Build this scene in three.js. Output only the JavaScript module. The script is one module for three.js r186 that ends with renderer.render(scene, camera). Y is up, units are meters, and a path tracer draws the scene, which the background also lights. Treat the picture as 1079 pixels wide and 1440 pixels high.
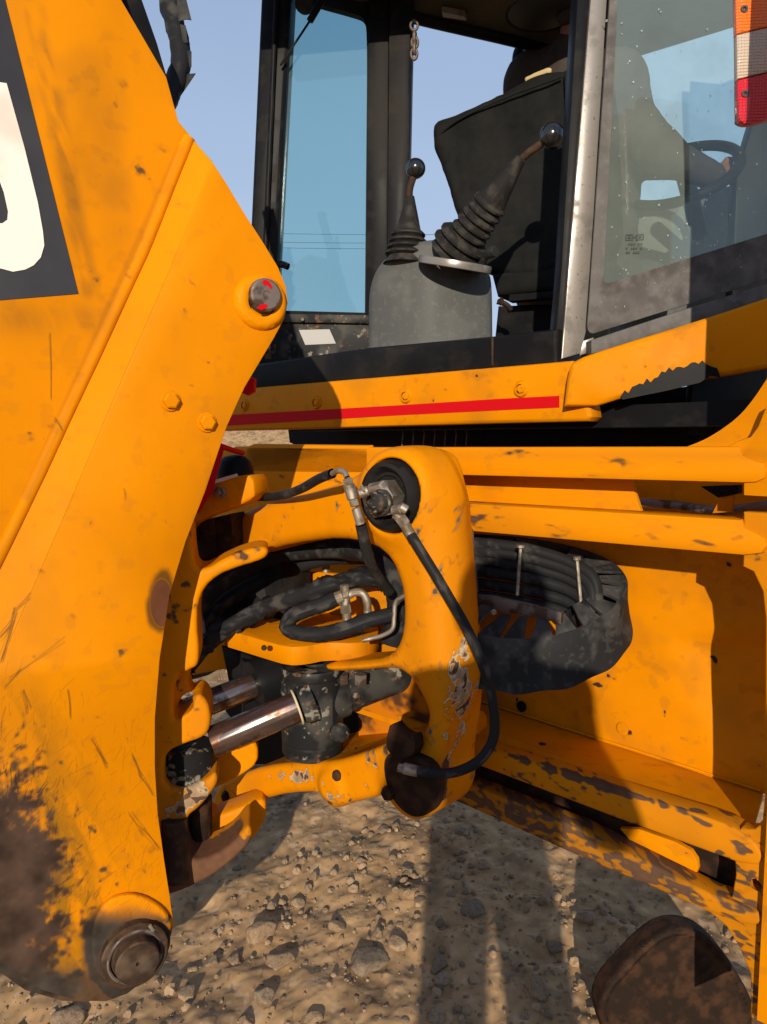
import * as THREE from 'three';
import { mergeGeometries, toCreasedNormals, mergeVertices } from 'three/addons/utils/BufferGeometryUtils.js';

// number helpers and tiling noise (the sky uses them too)
function rng(seed) { let a = seed >>> 0; return () => { a = (a + 0x6d2b79f5) | 0; let t = Math.imul(a ^ (a >>> 15), 1 | a); t = (t + Math.imul(t ^ (t >>> 7), 61 | t)) ^ t; return ((t ^ (t >>> 14)) >>> 0) / 4294967296; }; }
const clamp = (x, a = 0, b = 1) => Math.min(b, Math.max(a, x));
const sst = (a, b, x) => { const t = clamp((x - a) / (b - a)); return t * t * (3 - 2 * t); };
const lerp = (a, b, t) => a + (b - a) * t;
const NS = 512, NT = (() => { // tileable fractal noise
  const out = new Float32Array(NS * NS), r = rng(11); let amp = 1, tot = 0;
  for (let f = 4; f <= 128; f *= 2) { const g = Array.from({ length: f * f }, () => r()); for (let j = 0; j < NS; j++) for (let i = 0; i < NS; i++) { const x = i / NS * f, y = j / NS * f, x0 = x | 0, y0 = y | 0, tx = x - x0, ty = y - y0, sx = tx * tx * (3 - 2 * tx), sy = ty * ty * (3 - 2 * ty), x1 = (x0 + 1) % f, y1 = (y0 + 1) % f; out[j * NS + i] += amp * lerp(lerp(g[y0 * f + x0], g[y0 * f + x1], sx), lerp(g[y1 * f + x0], g[y1 * f + x1], sx), sy); } tot += amp; amp *= 0.55; }
  let m = 0, s = 0; for (const x of out) m += x; m /= out.length; for (const x of out) s += (x - m) ** 2; s = Math.sqrt(s / out.length);
  for (let i = 0; i < out.length; i++) out[i] = clamp(0.5 + (out[i] - m) / s * 0.17);
  return out;
})();
function noise(x, y) { x = (x - Math.floor(x)) * NS; y = (y - Math.floor(y)) * NS; const i = x | 0, j = y | 0, i1 = (i + 1) & 511, j1 = (j + 1) & 511, a = x - i, b = y - j; return lerp(lerp(NT[j * NS + i], NT[j * NS + i1], a), lerp(NT[j1 * NS + i], NT[j1 * NS + i1], a), b); }
const BN = {}; // noise that only has detail finer than one part in 4f, still tiling once
function band(f) { const key = Math.min(64, Math.max(1, Math.round(f))); if (BN[key]) return BN[key]; if (key === 1) return (BN[1] = NT);
  const out = new Float32Array(NS * NS), r = rng(100 + key); let amp = 1; const f0 = key * 4;
  for (let f = f0, o = 0; f <= 256 && o < 4; f *= 2, o++) { const g = new Float32Array(f * f).map(() => r()); for (let j = 0; j < NS; j++) for (let i = 0; i < NS; i++) { const x = i / NS * f, y = j / NS * f, x0 = x | 0, y0 = y | 0, tx = x - x0, ty = y - y0, sx = tx * tx * (3 - 2 * tx), sy = ty * ty * (3 - 2 * ty), x1 = (x0 + 1) % f, y1 = (y0 + 1) % f; out[j * NS + i] += amp * lerp(lerp(g[y0 * f + x0], g[y0 * f + x1], sx), lerp(g[y1 * f + x0], g[y1 * f + x1], sx), sy); } amp *= 0.55; }
  let m = 0, v = 0; for (const x of out) m += x; m /= out.length; for (const x of out) v += (x - m) ** 2; v = Math.sqrt(v / out.length); for (let i = 0; i < out.length; i++) out[i] = clamp(0.5 + (out[i] - m) / v * 0.17);
  return (BN[key] = out); }
function nb(f, x, y) { const A = band(f); x = (x - Math.floor(x)) * NS; y = (y - Math.floor(y)) * NS; const i = x | 0, j = y | 0, i1 = (i + 1) & 511, j1 = (j + 1) & 511, a = x - i, b = y - j; return lerp(lerp(A[j * NS + i], A[j * NS + i1], a), lerp(A[j1 * NS + i], A[j1 * NS + i1], a), b); }
const nm = (f, U, V) => nb(f, U / 1.37 + f * 0.173, V / 1.37 + f * 0.091); // the same over metres
const vnoise = (x, y, z) => (noise(x * 0.13 + z * 0.031, y * 0.13 - z * 0.023) + noise(y * 0.13 + 0.4, z * 0.13 + x * 0.02) + noise(z * 0.13 + 0.7, x * 0.13 + y * 0.017)) / 3;

// ---------------------------------------------------------------- camera, sky, sun, exposure
const scene = new THREE.Scene();
const camera = new THREE.PerspectiveCamera(67.38, 767 / 1024, 0.05, 1500);
const EYE = new THREE.Vector3(0, 1.25, 0), PITCH = Math.atan(102 / 1080);
camera.position.copy(EYE);
camera.rotation.set(-PITCH, 0, 0);
scene.add(camera);
const renderer = new THREE.WebGLRenderer({ antialias: true });
renderer.toneMapping = THREE.LinearToneMapping;
renderer.toneMappingExposure = 1.08;
renderer.shadowMap.enabled = true;
const SUN = new THREE.Vector3(-0.102, 0.297, 1).normalize();
const sun = new THREE.DirectionalLight(new THREE.Color(1, 0.88, 0.72), 5.0);
sun.position.copy(SUN).multiplyScalar(12).add(new THREE.Vector3(0, 0.8, -1.8));
sun.target.position.set(0, 0.8, -1.8);
sun.castShadow = true;
sun.shadow.mapSize.set(4096, 4096);
Object.assign(sun.shadow.camera, { left: -4, right: 4, top: 4, bottom: -4, near: 1, far: 40 });
scene.add(sun, sun.target);
{ // clear late-day sky: pale near the horizon, deeper blue upward
  const w = 256, h = 128, d = new Float32Array(w * h * 4);
  const sa = Math.atan2(SUN.z, SUN.x);
  for (let j = 0; j < h; j++) for (let i = 0; i < w; i++) {
    const el = ((j + 0.5) / h - 0.5) * Math.PI, az = ((i + 0.5) / w) * 2 * Math.PI - Math.PI;
    const e = Math.max(0, Math.sin(el)), t = Math.pow(e, 0.85);
    const c = Math.cos(el) * Math.cos(SUN.y ? Math.asin(SUN.y) : 0) * Math.cos(az - sa) + Math.sin(el) * SUN.y;
    const warm = Math.pow(Math.max(0, c), 8) * 0.06;
    const o = (j * w + i) * 4;
    const cl = 1 + 0.1 * (noise(i / w * 3, Math.pow(Math.max(0, j / h - 0.5), 0.6) * 4) - 0.5);
    d[o] = (0.53 + (0.12 - 0.53) * t) * cl + warm; d[o + 1] = (0.66 + (0.22 - 0.66) * t) * cl + warm * 0.85; d[o + 2] = (0.84 + (0.45 - 0.84) * t) * cl + warm * 0.6; d[o + 3] = 1;
  }
  const sky = new THREE.DataTexture(d, w, h, THREE.RGBAFormat, THREE.FloatType);
  sky.mapping = THREE.EquirectangularReflectionMapping;
  sky.magFilter = sky.minFilter = THREE.LinearFilter;
  sky.wrapS = THREE.RepeatWrapping;
  sky.needsUpdate = true;
  scene.background = sky; scene.environment = sky;
}

// ---------------------------------------------------------------- helpers
const R0 = rng(7);
const V3 = (x, y, z) => new THREE.Vector3(x, y, z);
const F = 1080, CP = Math.cos(PITCH), SP = Math.sin(PITCH);
function ray(x, y) { const a = (x - 540) / F, b = -(y - 720) / F; return V3(a, b * CP - SP, -(CP + b * SP)); }
function at(x, y, d) { const r = ray(x, y); return r.multiplyScalar(d / -r.z).add(EYE); }   // a point in the place, d metres ahead
function mkPlane(O, U, V, N) {
  const P = { O, U, V, N };
  P.hit = (x, y) => { const r = ray(x, y), t = P.N.dot(P.O.clone().sub(EYE)) / P.N.dot(r); return r.multiplyScalar(t).add(EYE); };
  P.uv = (x, y) => { const p = P.hit(x, y).sub(P.O); return [p.dot(P.U), p.dot(P.V)]; };
  P.px = (u, v) => { const p = P.O.clone().addScaledVector(P.U, u).addScaledVector(P.V, v).sub(EYE); const yy = p.y * CP - p.z * SP, zz = p.y * SP + p.z * CP; return [540 + F * p.x / -zz, 720 - F * yy / -zz]; };
  P.off = (o) => mkPlane(P.O.clone().addScaledVector(P.N, o), P.U, P.V, P.N);
  P.M = new THREE.Matrix4().makeBasis(U, V, N).setPosition(O);
  P.pt = (u, v, z = 0) => P.O.clone().addScaledVector(P.U, u).addScaledVector(P.V, v).addScaledVector(P.N, z);
  return P;
}
const vplane = (x, y, d, az) => { const a = az * Math.PI / 180; return mkPlane(at(x, y, d), V3(Math.cos(a), 0, -Math.sin(a)), V3(0, 1, 0), V3(Math.sin(a), 0, Math.cos(a))); };
const hplane = (x, y, d) => mkPlane(at(x, y, d), V3(1, 0, 0), V3(0, 0, -1), V3(0, 1, 0));
function chaikin(p, n = 2) { // rounds an outline; a third entry 1 keeps a corner
  for (let k = 0; k < n; k++) { const q = []; for (let i = 0; i < p.length; i++) { const a = p[(i + p.length - 1) % p.length], b = p[i], c = p[(i + 1) % p.length]; if (b[2]) q.push(b); else q.push([b[0] * 0.75 + a[0] * 0.25, b[1] * 0.75 + a[1] * 0.25], [b[0] * 0.75 + c[0] * 0.25, b[1] * 0.75 + c[1] * 0.25]); } p = q; }
  return p;
}
function boxUV(g) { // uv in metres, per face
  const n = g.index ? g.toNonIndexed() : g, p = n.attributes.position, uv = new Float32Array(p.count * 2), a = V3(), b = V3(), c = V3();
  for (let i = 0; i < p.count; i += 3) {
    a.fromBufferAttribute(p, i); b.fromBufferAttribute(p, i + 1); c.fromBufferAttribute(p, i + 2);
    const m = b.clone().sub(a).cross(c.clone().sub(a)), x = Math.abs(m.x), y = Math.abs(m.y), z = Math.abs(m.z);
    [a, b, c].forEach((q, k) => { const o = (i + k) * 2; if (y >= x && y >= z) { uv[o] = q.x; uv[o + 1] = q.z; } else if (x > z) { uv[o] = q.z + 0.37; uv[o + 1] = q.y; } else { uv[o] = q.x; uv[o + 1] = q.y; } });
  }
  n.setAttribute('uv', new THREE.BufferAttribute(uv, 2));
  return n;
}
const clean = (g) => { const n = g.index ? g.toNonIndexed() : g; for (const k of Object.keys(n.attributes)) if (!['position', 'normal', 'uv'].includes(k)) n.deleteAttribute(k); if (!n.attributes.normal) n.computeVertexNormals(); return n; };
const merge = (...a) => mergeGeometries(a.flat().map(clean));
function planarUV(g, rect) { const p = g.attributes.position, uv = new Float32Array(p.count * 2); for (let i = 0; i < p.count; i++) { const z = p.getZ(i); uv[2 * i] = (p.getX(i) - 0.8 * z - rect.u) / rect.w; uv[2 * i + 1] = (p.getY(i) + 0.6 * z - rect.v) / rect.h; } g.setAttribute('uv', new THREE.BufferAttribute(uv, 2)); return g; }
// a plate with thickness t behind plane P, its outline given by sight lines
function slab(P, pts, { t = 0.02, b = 0.002, seg = 2, sm = 0, rect, holes = [], crease = 0.7 } = {}) {
  const L = (q) => { const s = (sm ? chaikin(q, sm) : q).map(([x, y]) => new THREE.Vector2(...P.uv(x, y))); return s; };
  const sh = new THREE.Shape(L(pts)); holes.forEach((h) => sh.holes.push(new THREE.Path(L(h))));
  let g = new THREE.ExtrudeGeometry(sh, { depth: Math.max(1e-4, t - 2 * b), bevelEnabled: b > 0, bevelThickness: b, bevelSize: b, bevelOffset: -b, bevelSegments: seg, curveSegments: 6 });
  g.translate(0, 0, -t + b);
  g = toCreasedNormals(g, crease);
  if (rect) { planarUV(g, rect); return g.applyMatrix4(P.M); }
  return boxUV(g.applyMatrix4(P.M));
}
function prism(top, dir) { // a flat polygon of points in space, thickened along dir
  const n = top.length, pos = [], tri = (a, b, c) => pos.push(...a.toArray(), ...b.toArray(), ...c.toArray()), bot = top.map((p) => p.clone().add(dir));
  const nn = V3(); for (let i = 1; i < n - 1; i++) nn.add(top[i].clone().sub(top[0]).cross(top[i + 1].clone().sub(top[0])));
  const f = nn.dot(dir) < 0;
  for (let i = 1; i < n - 1; i++) { f ? tri(top[0], top[i], top[i + 1]) : tri(top[0], top[i + 1], top[i]); f ? tri(bot[0], bot[i + 1], bot[i]) : tri(bot[0], bot[i], bot[i + 1]); }
  for (let i = 0; i < n; i++) { const j = (i + 1) % n; if (f) { tri(top[i], bot[i], top[j]); tri(top[j], bot[i], bot[j]); } else { tri(top[i], top[j], bot[i]); tri(top[j], bot[j], bot[i]); } }
  const g = new THREE.BufferGeometry(); g.setAttribute('position', new THREE.Float32BufferAttribute(pos, 3)); g.computeVertexNormals();
  return boxUV(g);
}
function tube(pts, r, { seg, rad = 12, rf, closed = false, flat } = {}) {
  const P = pts.map((p) => (p.isVector3 ? p : at(...p))), c = new THREE.CatmullRomCurve3(P, closed, 'centripetal'), len = c.getLength();
  const n = seg || Math.max(12, Math.round(len / 0.006)), g = new THREE.TubeGeometry(c, n, r, rad, closed);
  const p = g.attributes.position, uv = g.attributes.uv;
  for (let i = 0; i <= n; i++) { const ctr = c.getPointAt(i / n); for (let j = 0; j <= rad; j++) { const k = i * (rad + 1) + j; if (rf) { const s = rf(i / n, j / rad); const v = V3().fromBufferAttribute(p, k).sub(ctr).multiplyScalar(s).add(ctr); p.setXYZ(k, v.x, v.y, v.z); } uv.setXY(k, (i / n) * len, (j / rad) * 2 * Math.PI * r); } }
  if (rf) { g.computeVertexNormals(); }
  return g;
}
function lathe(prof, A, B, seg = 28) { // profile [radius, distance along A->B]
  const g = new THREE.LatheGeometry(prof.map(([r, y]) => new THREE.Vector2(Math.max(r, 1e-5), y)), seg);
  const d = B.clone().sub(A).normalize();
  g.applyQuaternion(new THREE.Quaternion().setFromUnitVectors(V3(0, 1, 0), d)); g.translate(A.x, A.y, A.z);
  return boxUV(toCreasedNormals(g, 0.6));
}
const rod = (A, B, r, seg = 20, e = 0.0015) => { const L = A.distanceTo(B); return lathe([[0, 0], [r - e, 0], [r, e], [r, L - e], [r - e, L], [0, L]], A, B, seg); };
const hex = (A, B, r, e = 0.0015) => { const L = A.distanceTo(B), g = new THREE.LatheGeometry([[0, 0], [r, 0], [r, L - e], [r - e * 1.5, L], [0, L]].map(([a, b]) => new THREE.Vector2(Math.max(a, 1e-5), b)), 6); g.applyQuaternion(new THREE.Quaternion().setFromUnitVectors(V3(0, 1, 0), B.clone().sub(A).normalize())); g.translate(A.x, A.y, A.z); return boxUV(toCreasedNormals(g, 0.3)); };
const on = (P, x, y, z = 0) => P.hit(x, y).addScaledVector(P.N, z);
// ---- signed distance meshing
function polySDF(q) { const n = q.length; return (x, y) => { let d = 1e9, s = 1; for (let i = 0, j = n - 1; i < n; j = i++) { const ex = q[j][0] - q[i][0], ey = q[j][1] - q[i][1], wx = x - q[i][0], wy = y - q[i][1], t = clamp((wx * ex + wy * ey) / (ex * ex + ey * ey + 1e-12)), bx = wx - ex * t, by = wy - ey * t; d = Math.min(d, bx * bx + by * by); const c1 = y >= q[i][1], c2 = y < q[j][1], c3 = ex * wy > ey * wx; if ((c1 && c2 && c3) || (!c1 && !c2 && !c3)) s = -s; } return s * Math.sqrt(d); }; }
const smin = (a, b, k) => { const h = Math.max(k - Math.abs(a - b), 0) / k; return Math.min(a, b) - h * h * k * 0.25; };
const smax = (a, b, k) => -smin(-a, -b, k);
const extr = (d2, z, z0, z1, r) => { const wx = d2 + r, wy = Math.abs(z - (z0 + z1) / 2) - (z1 - z0) / 2 + r; return Math.min(Math.max(wx, wy), 0) + Math.hypot(Math.max(wx, 0), Math.max(wy, 0)) - r; };
function capsule(p, a, b, ra, rb) { const bx = b[0] - a[0], by = b[1] - a[1], bz = b[2] - a[2], px = p[0] - a[0], py = p[1] - a[1], pz = p[2] - a[2], t = clamp((px * bx + py * by + pz * bz) / (bx * bx + by * by + bz * bz + 1e-12)); return Math.hypot(px - bx * t, py - by * t, pz - bz * t) - lerp(ra, rb, t); }
function nets(fn, mn, mx, h) {
  const nx = Math.ceil((mx[0] - mn[0]) / h) + 1, ny = Math.ceil((mx[1] - mn[1]) / h) + 1, nz = Math.ceil((mx[2] - mn[2]) / h) + 1, v = new Float32Array(nx * ny * nz);
  const I = (i, j, k) => (k * ny + j) * nx + i;
  for (let k = 0; k < nz; k++) for (let j = 0; j < ny; j++) for (let i = 0; i < nx; i++) v[I(i, j, k)] = fn(mn[0] + i * h, mn[1] + j * h, mn[2] + k * h);
  const id = new Int32Array(nx * ny * nz).fill(-1), pos = [], nor = [], idx = [];
  const E = [[0, 1], [2, 3], [4, 5], [6, 7], [0, 2], [1, 3], [4, 6], [5, 7], [0, 4], [1, 5], [2, 6], [3, 7]];
  for (let k = 0; k < nz - 1; k++) for (let j = 0; j < ny - 1; j++) for (let i = 0; i < nx - 1; i++) {
    const c = [0, 1, 2, 3, 4, 5, 6, 7].map((m) => v[I(i + (m & 1), j + ((m >> 1) & 1), k + (m >> 2))]);
    let neg = 0; for (const x of c) if (x < 0) neg++; if (neg === 0 || neg === 8) continue;
    let sx = 0, sy = 0, sz = 0, n = 0;
    for (const [a, b] of E) if (c[a] < 0 !== c[b] < 0) { const t = c[a] / (c[a] - c[b]); sx += lerp(a & 1, b & 1, t); sy += lerp((a >> 1) & 1, (b >> 1) & 1, t); sz += lerp(a >> 2, b >> 2, t); n++; }
    id[I(i, j, k)] = pos.length / 3;
    const x = mn[0] + (i + sx / n) * h, y = mn[1] + (j + sy / n) * h, z = mn[2] + (k + sz / n) * h, e = h * 0.5;
    pos.push(x, y, z);
    const g = V3(fn(x + e, y, z) - fn(x - e, y, z), fn(x, y + e, z) - fn(x, y - e, z), fn(x, y, z + e) - fn(x, y, z - e)).normalize(); nor.push(g.x, g.y, g.z);
  }
  const quad = (a, b, c, d, f) => { if (a < 0 || b < 0 || c < 0 || d < 0) return; f ? idx.push(a, b, c, a, c, d) : idx.push(a, c, b, a, d, c); };
  for (let k = 1; k < nz - 1; k++) for (let j = 1; j < ny - 1; j++) for (let i = 1; i < nx - 1; i++) {
    const s = v[I(i, j, k)] < 0;
    if (s !== v[I(i + 1, j, k)] < 0) quad(id[I(i, j - 1, k - 1)], id[I(i, j, k - 1)], id[I(i, j, k)], id[I(i, j - 1, k)], s);
    if (s !== v[I(i, j + 1, k)] < 0) quad(id[I(i - 1, j, k - 1)], id[I(i - 1, j, k)], id[I(i, j, k)], id[I(i, j, k - 1)], s);
    if (s !== v[I(i, j, k + 1)] < 0) quad(id[I(i - 1, j - 1, k)], id[I(i, j - 1, k)], id[I(i, j, k)], id[I(i - 1, j, k)], s);
  }
  const g = new THREE.BufferGeometry(); g.setAttribute('position', new THREE.Float32BufferAttribute(pos, 3)); g.setAttribute('normal', new THREE.Float32BufferAttribute(nor, 3)); g.setIndex(idx);
  return g;
}
function castPart(P, fn, mn, mx, h, rect) { const g = nets(fn, mn, mx, h); if (rect) { planarUV(g, rect); return g.applyMatrix4(P.M); } return boxUV(g.applyMatrix4(P.M)); }
const local = (P, pts, n = 0) => (n ? chaikin(pts, n) : pts).map(([x, y]) => P.uv(x, y));
const bounds = (q, m) => { const xs = q.map((p) => p[0]), ys = q.map((p) => p[1]); return [Math.min(...xs) - m, Math.min(...ys) - m, Math.max(...xs) + m, Math.max(...ys) + m]; };

// ---------------------------------------------------------------- noise and textures
const toS = (c) => { c = clamp(c); return 255 * (c <= 0.0031308 ? 12.92 * c : 1.055 * Math.pow(c, 1 / 2.4) - 0.055); };
function makeTex(w, h, fn) { // fn(i, j) -> [r, g, b, roughness, height] linear
  const a = new Uint8Array(w * h * 4), b = new Uint8Array(w * h * 4);
  for (let j = 0; j < h; j++) for (let i = 0; i < w; i++) { const c = fn(i, j), o = (j * w + i) * 4; a[o] = toS(c[0]); a[o + 1] = toS(c[1]); a[o + 2] = toS(c[2]); a[o + 3] = 255; b[o] = 255 * clamp(c[4]); b[o + 1] = 255 * clamp(c[3]); b[o + 2] = 0; b[o + 3] = 255; }
  const mk = (d) => { const t = new THREE.DataTexture(d, w, h, THREE.RGBAFormat); t.wrapS = t.wrapT = THREE.RepeatWrapping; t.magFilter = THREE.LinearFilter; t.minFilter = THREE.LinearMipmapLinearFilter; t.generateMipmaps = true; t.needsUpdate = true; return t; };
  const m = mk(a), x = mk(b); m.colorSpace = THREE.SRGBColorSpace;
  return { map: m, aux: x };
}
function matFrom(t, { bump = 0.001, rep = 1, ...o } = {}) { if (o.specularIntensity === undefined && !o.metalness) o.specularIntensity = 0.12; if (rep !== 1) { t.map.repeat.set(1 / rep, 1 / rep); t.aux.repeat.set(1 / rep, 1 / rep); } return new THREE.MeshPhysicalMaterial({ map: t.map, roughnessMap: t.aux, bumpMap: t.aux, bumpScale: bump, roughness: 1, ...o }); }
const YEL = [0.6, 0.2, 0.0006], DARK = [0.035, 0.022, 0.016], PRIM = [0.36, 0.22, 0.1], RUST = [0.16, 0.075, 0.035];
const mix3 = (a, b, t) => [lerp(a[0], b[0], t), lerp(a[1], b[1], t), lerp(a[2], b[2], t)];
// painted steel at a spot U,V in metres: wear chips it, grime soils it
function paint(U, V, wear, grime = 0, core = DARK, prim = PRIM, wm = 0.6, wk = 0.95, wf = 0.85) {
  const n = nm(1, U, V), m = nm(4, U, V), k = nm(14, U, V), fine = nm(32, U, V);
  let c = YEL.map((x) => x * (0.9 + 0.2 * n)), rough = 0.42 + 0.2 * m, hgt = 0.75 + 0.1 * (nm(6, U, V) - 0.5) + 0.05 * (fine - 0.5);
  const gr = clamp(grime + sst(0.52, 0.85, nm(2, U, V * 0.6)) * 0.2 + sst(0.62, 0.8, k) * 0.12);
  c = mix3(c, [0.2, 0.085, 0.012], gr); rough += gr * 0.25;
  const val = wear + (m - 0.5) * wm + (k - 0.5) * wk + (fine - 0.5) * wf - 0.66;
  const halo = sst(-0.16, 0.0, val) * 0.38; c = mix3(c, [0.17, 0.07, 0.012], halo); rough += halo * 0.2;
  if (val > 0) { const p = sst(0.0, 0.07, val), q = sst(0.05, 0.2, val); c = mix3(c, mix3(prim, core, 0.35 * fine), p); c = mix3(c, mix3(core, RUST, fine * 0.7), q); rough = lerp(rough, 0.8, p); hgt = 0.75 - 0.4 * p + 0.12 * fine; }
  return [...c, clamp(rough, 0.2, 1), hgt];
}
function planeTex(P, rect, w, h, fn) { return makeTex(w, h, (i, j) => { const u = rect.u + (i + 0.5) / w * rect.w, v = rect.v + (j + 0.5) / h * rect.h; const [x, y] = P.px(u, v); return fn(u, v, x, y, i, j); }); }
const rectOf = (P, x0, y0, x1, y1, m = 0.03) => { const q = [[x0, y0], [x1, y0], [x0, y1], [x1, y1]].map(([x, y]) => P.uv(x, y)), [a, b, c, d] = bounds(q, m); return { u: a, v: b, w: c - a, h: d - b }; };
const segd = (x, y, a, b, c, d) => { const ex = c - a, ey = d - b, t = clamp(((x - a) * ex + (y - b) * ey) / (ex * ex + ey * ey)); return Math.hypot(x - a - ex * t, y - b - ey * t); };
const blob = (x, y, cx, cy, rx, ry) => Math.exp(-(((x - cx) / rx) ** 2 + ((y - cy) / ry) ** 2));

const tile = (n, s, fn) => makeTex(n, n, (i, j) => fn(i / n * s, j / n * s, i, j));
const M = {};
// the tile is one noise period wide, so that it repeats without a seam
const pn = (i, n, f) => (i / n) * f;
const T = (n, fn) => makeTex(n, n, (i, j) => fn((f, o = 0) => nb(f, i / n + o, j / n + o * 0.7)));
{
  M.yellow = matFrom(T(1024, (q) => { const a = q(1), b = q(3, 0.2), k = q(9, 0.5), f = q(17); let c = YEL.map((x) => x * (0.9 + 0.2 * a)); const g = sst(0.48, 0.85, q(2, 0.4)) * 0.26 + sst(0.66, 0.8, k) * 0.2; c = mix3(c, [0.2, 0.085, 0.012], g); const val = (b - 0.5) * 0.9 + (k - 0.5) * 0.9 - 0.56; if (val > 0) { c = mix3(c, DARK, sst(0, 0.06, val)); } return [...c, 0.38 + 0.2 * b + g * 0.2, 0.7 + 0.1 * f - (val > 0 ? 0.3 : 0)]; }), { bump: 0.0008 });
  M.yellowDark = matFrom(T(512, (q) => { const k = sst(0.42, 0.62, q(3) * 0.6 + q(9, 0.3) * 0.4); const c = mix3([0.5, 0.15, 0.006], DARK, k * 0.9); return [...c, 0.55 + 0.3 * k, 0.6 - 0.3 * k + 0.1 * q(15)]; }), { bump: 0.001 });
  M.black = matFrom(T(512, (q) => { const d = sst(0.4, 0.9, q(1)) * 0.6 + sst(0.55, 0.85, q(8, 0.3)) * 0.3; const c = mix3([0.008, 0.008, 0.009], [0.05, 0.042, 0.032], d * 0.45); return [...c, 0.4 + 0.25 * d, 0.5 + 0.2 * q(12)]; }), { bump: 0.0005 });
  M.blackChip = matFrom(T(512, (q) => { const v = q(4) * 0.5 + q(13, 0.3) * 0.5; const k = sst(0.59, 0.7, v), d = sst(0.35, 0.75, q(2, 0.6)); let c = mix3([0.014, 0.014, 0.014], [0.075, 0.07, 0.06], d * 0.6); c = mix3(c, q(6, 0.8) > 0.52 ? [0.3, 0.28, 0.22] : [0.16, 0.08, 0.04], k * 0.6); return [...c, 0.45 + 0.3 * k, 0.6 - 0.3 * k + 0.15 * q(11)]; }), { bump: 0.0012, rep: 0.5 });
  M.rubber = matFrom(T(512, (q) => { const d = sst(0.45, 0.8, q(3)) * 0.7 + sst(0.6, 0.8, q(14, 0.2)) * 0.4; return [...mix3([0.018, 0.018, 0.018], [0.1, 0.095, 0.085], d * 0.5), 0.5 + 0.25 * d, 0.5 + 0.3 * q(8) + 0.2 * q(20)]; }), { bump: 0.0012, rep: 0.6 });
  M.hose = matFrom(T(512, (q) => { const d = sst(0.5, 0.8, q(3)); return [...mix3([0.016, 0.016, 0.017], [0.075, 0.07, 0.062], d * 0.6), 0.48 + 0.25 * d, 0.5 + 0.3 * q(13)]; }), { bump: 0.0006, rep: 0.4 });
  M.steel = matFrom(T(256, (q) => { const d = q(3); return [...mix3([0.34, 0.3, 0.24], [0.17, 0.13, 0.085], sst(0.4, 0.75, d)), 0.46 + 0.25 * d, 0.5 + 0.3 * q(9)]; }), { bump: 0.0004, metalness: 0.75, rep: 0.25 });
  M.dullSteel = matFrom(T(256, (q) => { const d = q(3); return [...mix3([0.16, 0.13, 0.11], [0.07, 0.04, 0.025], sst(0.4, 0.7, d)), 0.5 + 0.25 * d, 0.5 + 0.3 * q(9)]; }), { bump: 0.0005, metalness: 0.45, rep: 0.25 });
  M.chrome = matFrom(T(512, (q) => { const d = sst(0.48, 0.75, q(2) * 0.6 + q(7, 0.4) * 0.4); return [...mix3([0.27, 0.21, 0.185], [0.13, 0.06, 0.035], d), 0.2 + 0.25 * d, 0.5 + 0.2 * q(10)]; }), { bump: 0.0002, metalness: 0.92, rep: 0.35 });
  M.rust = matFrom(T(512, (q) => { const d = q(2) * 0.5 + q(8, 0.3) * 0.5, k = q(20); return [...mix3(mix3([0.035, 0.022, 0.015], [0.075, 0.042, 0.024], sst(0.3, 0.8, d)), [0.16, 0.125, 0.09], sst(0.55, 0.85, q(2, 0.7)) * 0.35), 0.62 + 0.25 * k, 0.4 + 0.35 * q(12) + 0.2 * k]; }), { bump: 0.002, rep: 0.5 });
  M.darkRust = matFrom(T(512, (q) => { const d = q(3); return [...mix3([0.02, 0.0125, 0.009], [0.05, 0.025, 0.014], sst(0.3, 0.85, d)), 0.5 + 0.3 * q(8), 0.5 + 0.4 * q(11)]; }), { bump: 0.001, rep: 0.3 });
  M.plastic = matFrom(T(512, (q) => { const d = sst(0.4, 0.8, q(2)), s = sst(0.68, 0.74, q(12, 0.2)); return [...mix3(mix3([0.082, 0.084, 0.079], [0.1, 0.101, 0.095], d), [0.16, 0.16, 0.15], s * 0.2), 0.42 + 0.2 * d, 0.5 + 0.4 * q(22)]; }), { bump: 0.0003, rep: 0.5 });
  M.boot = matFrom(T(256, (q) => { const d = q(2); return [...mix3([0.018, 0.017, 0.016], [0.045, 0.04, 0.034], sst(0.35, 0.8, d)), 0.6, 0.5 + 0.3 * q(9)]; }), { bump: 0.0004, rep: 0.2 });
  M.fabric = matFrom(T(512, (q) => { const w = q(32), s = sst(0.9, 0.95, q(40, 0.3)) * 0.5; return [...mix3(mix3([0.008, 0.008, 0.0075], [0.016, 0.0155, 0.014], q(2)), [0.35, 0.33, 0.28], s), 0.8, 0.3 + 0.4 * w + 0.3 * q(6)]; }), { bump: 0.0008, rep: 0.5 });
  M.silver = matFrom(T(512, (q) => { const d = sst(0.45, 0.8, q(2)), k = sst(0.82, 0.88, q(30, 0.3)); return [...mix3(mix3([0.22, 0.2, 0.175], [0.12, 0.108, 0.095], d), [0.05, 0.05, 0.05], k), 0.34 + 0.2 * d, 0.5 + 0.2 * q(12)]; }), { bump: 0.0003, metalness: 0.35, rep: 0.4 });
  M.frit = matFrom(T(1024, (q) => { const d = sst(0.25, 0.8, q(2) * 0.5 + q(6, 0.2) * 0.5), k = sst(0.8, 0.9, q(44, 0.3)); return [...mix3(mix3([0.07, 0.064, 0.06], [0.125, 0.117, 0.108], d), [0.3, 0.29, 0.28], k * 0.5), 0.4 + 0.2 * d, 0.5 + 0.3 * k]; }), { bump: 0.0005, rep: 0.5 });
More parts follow.
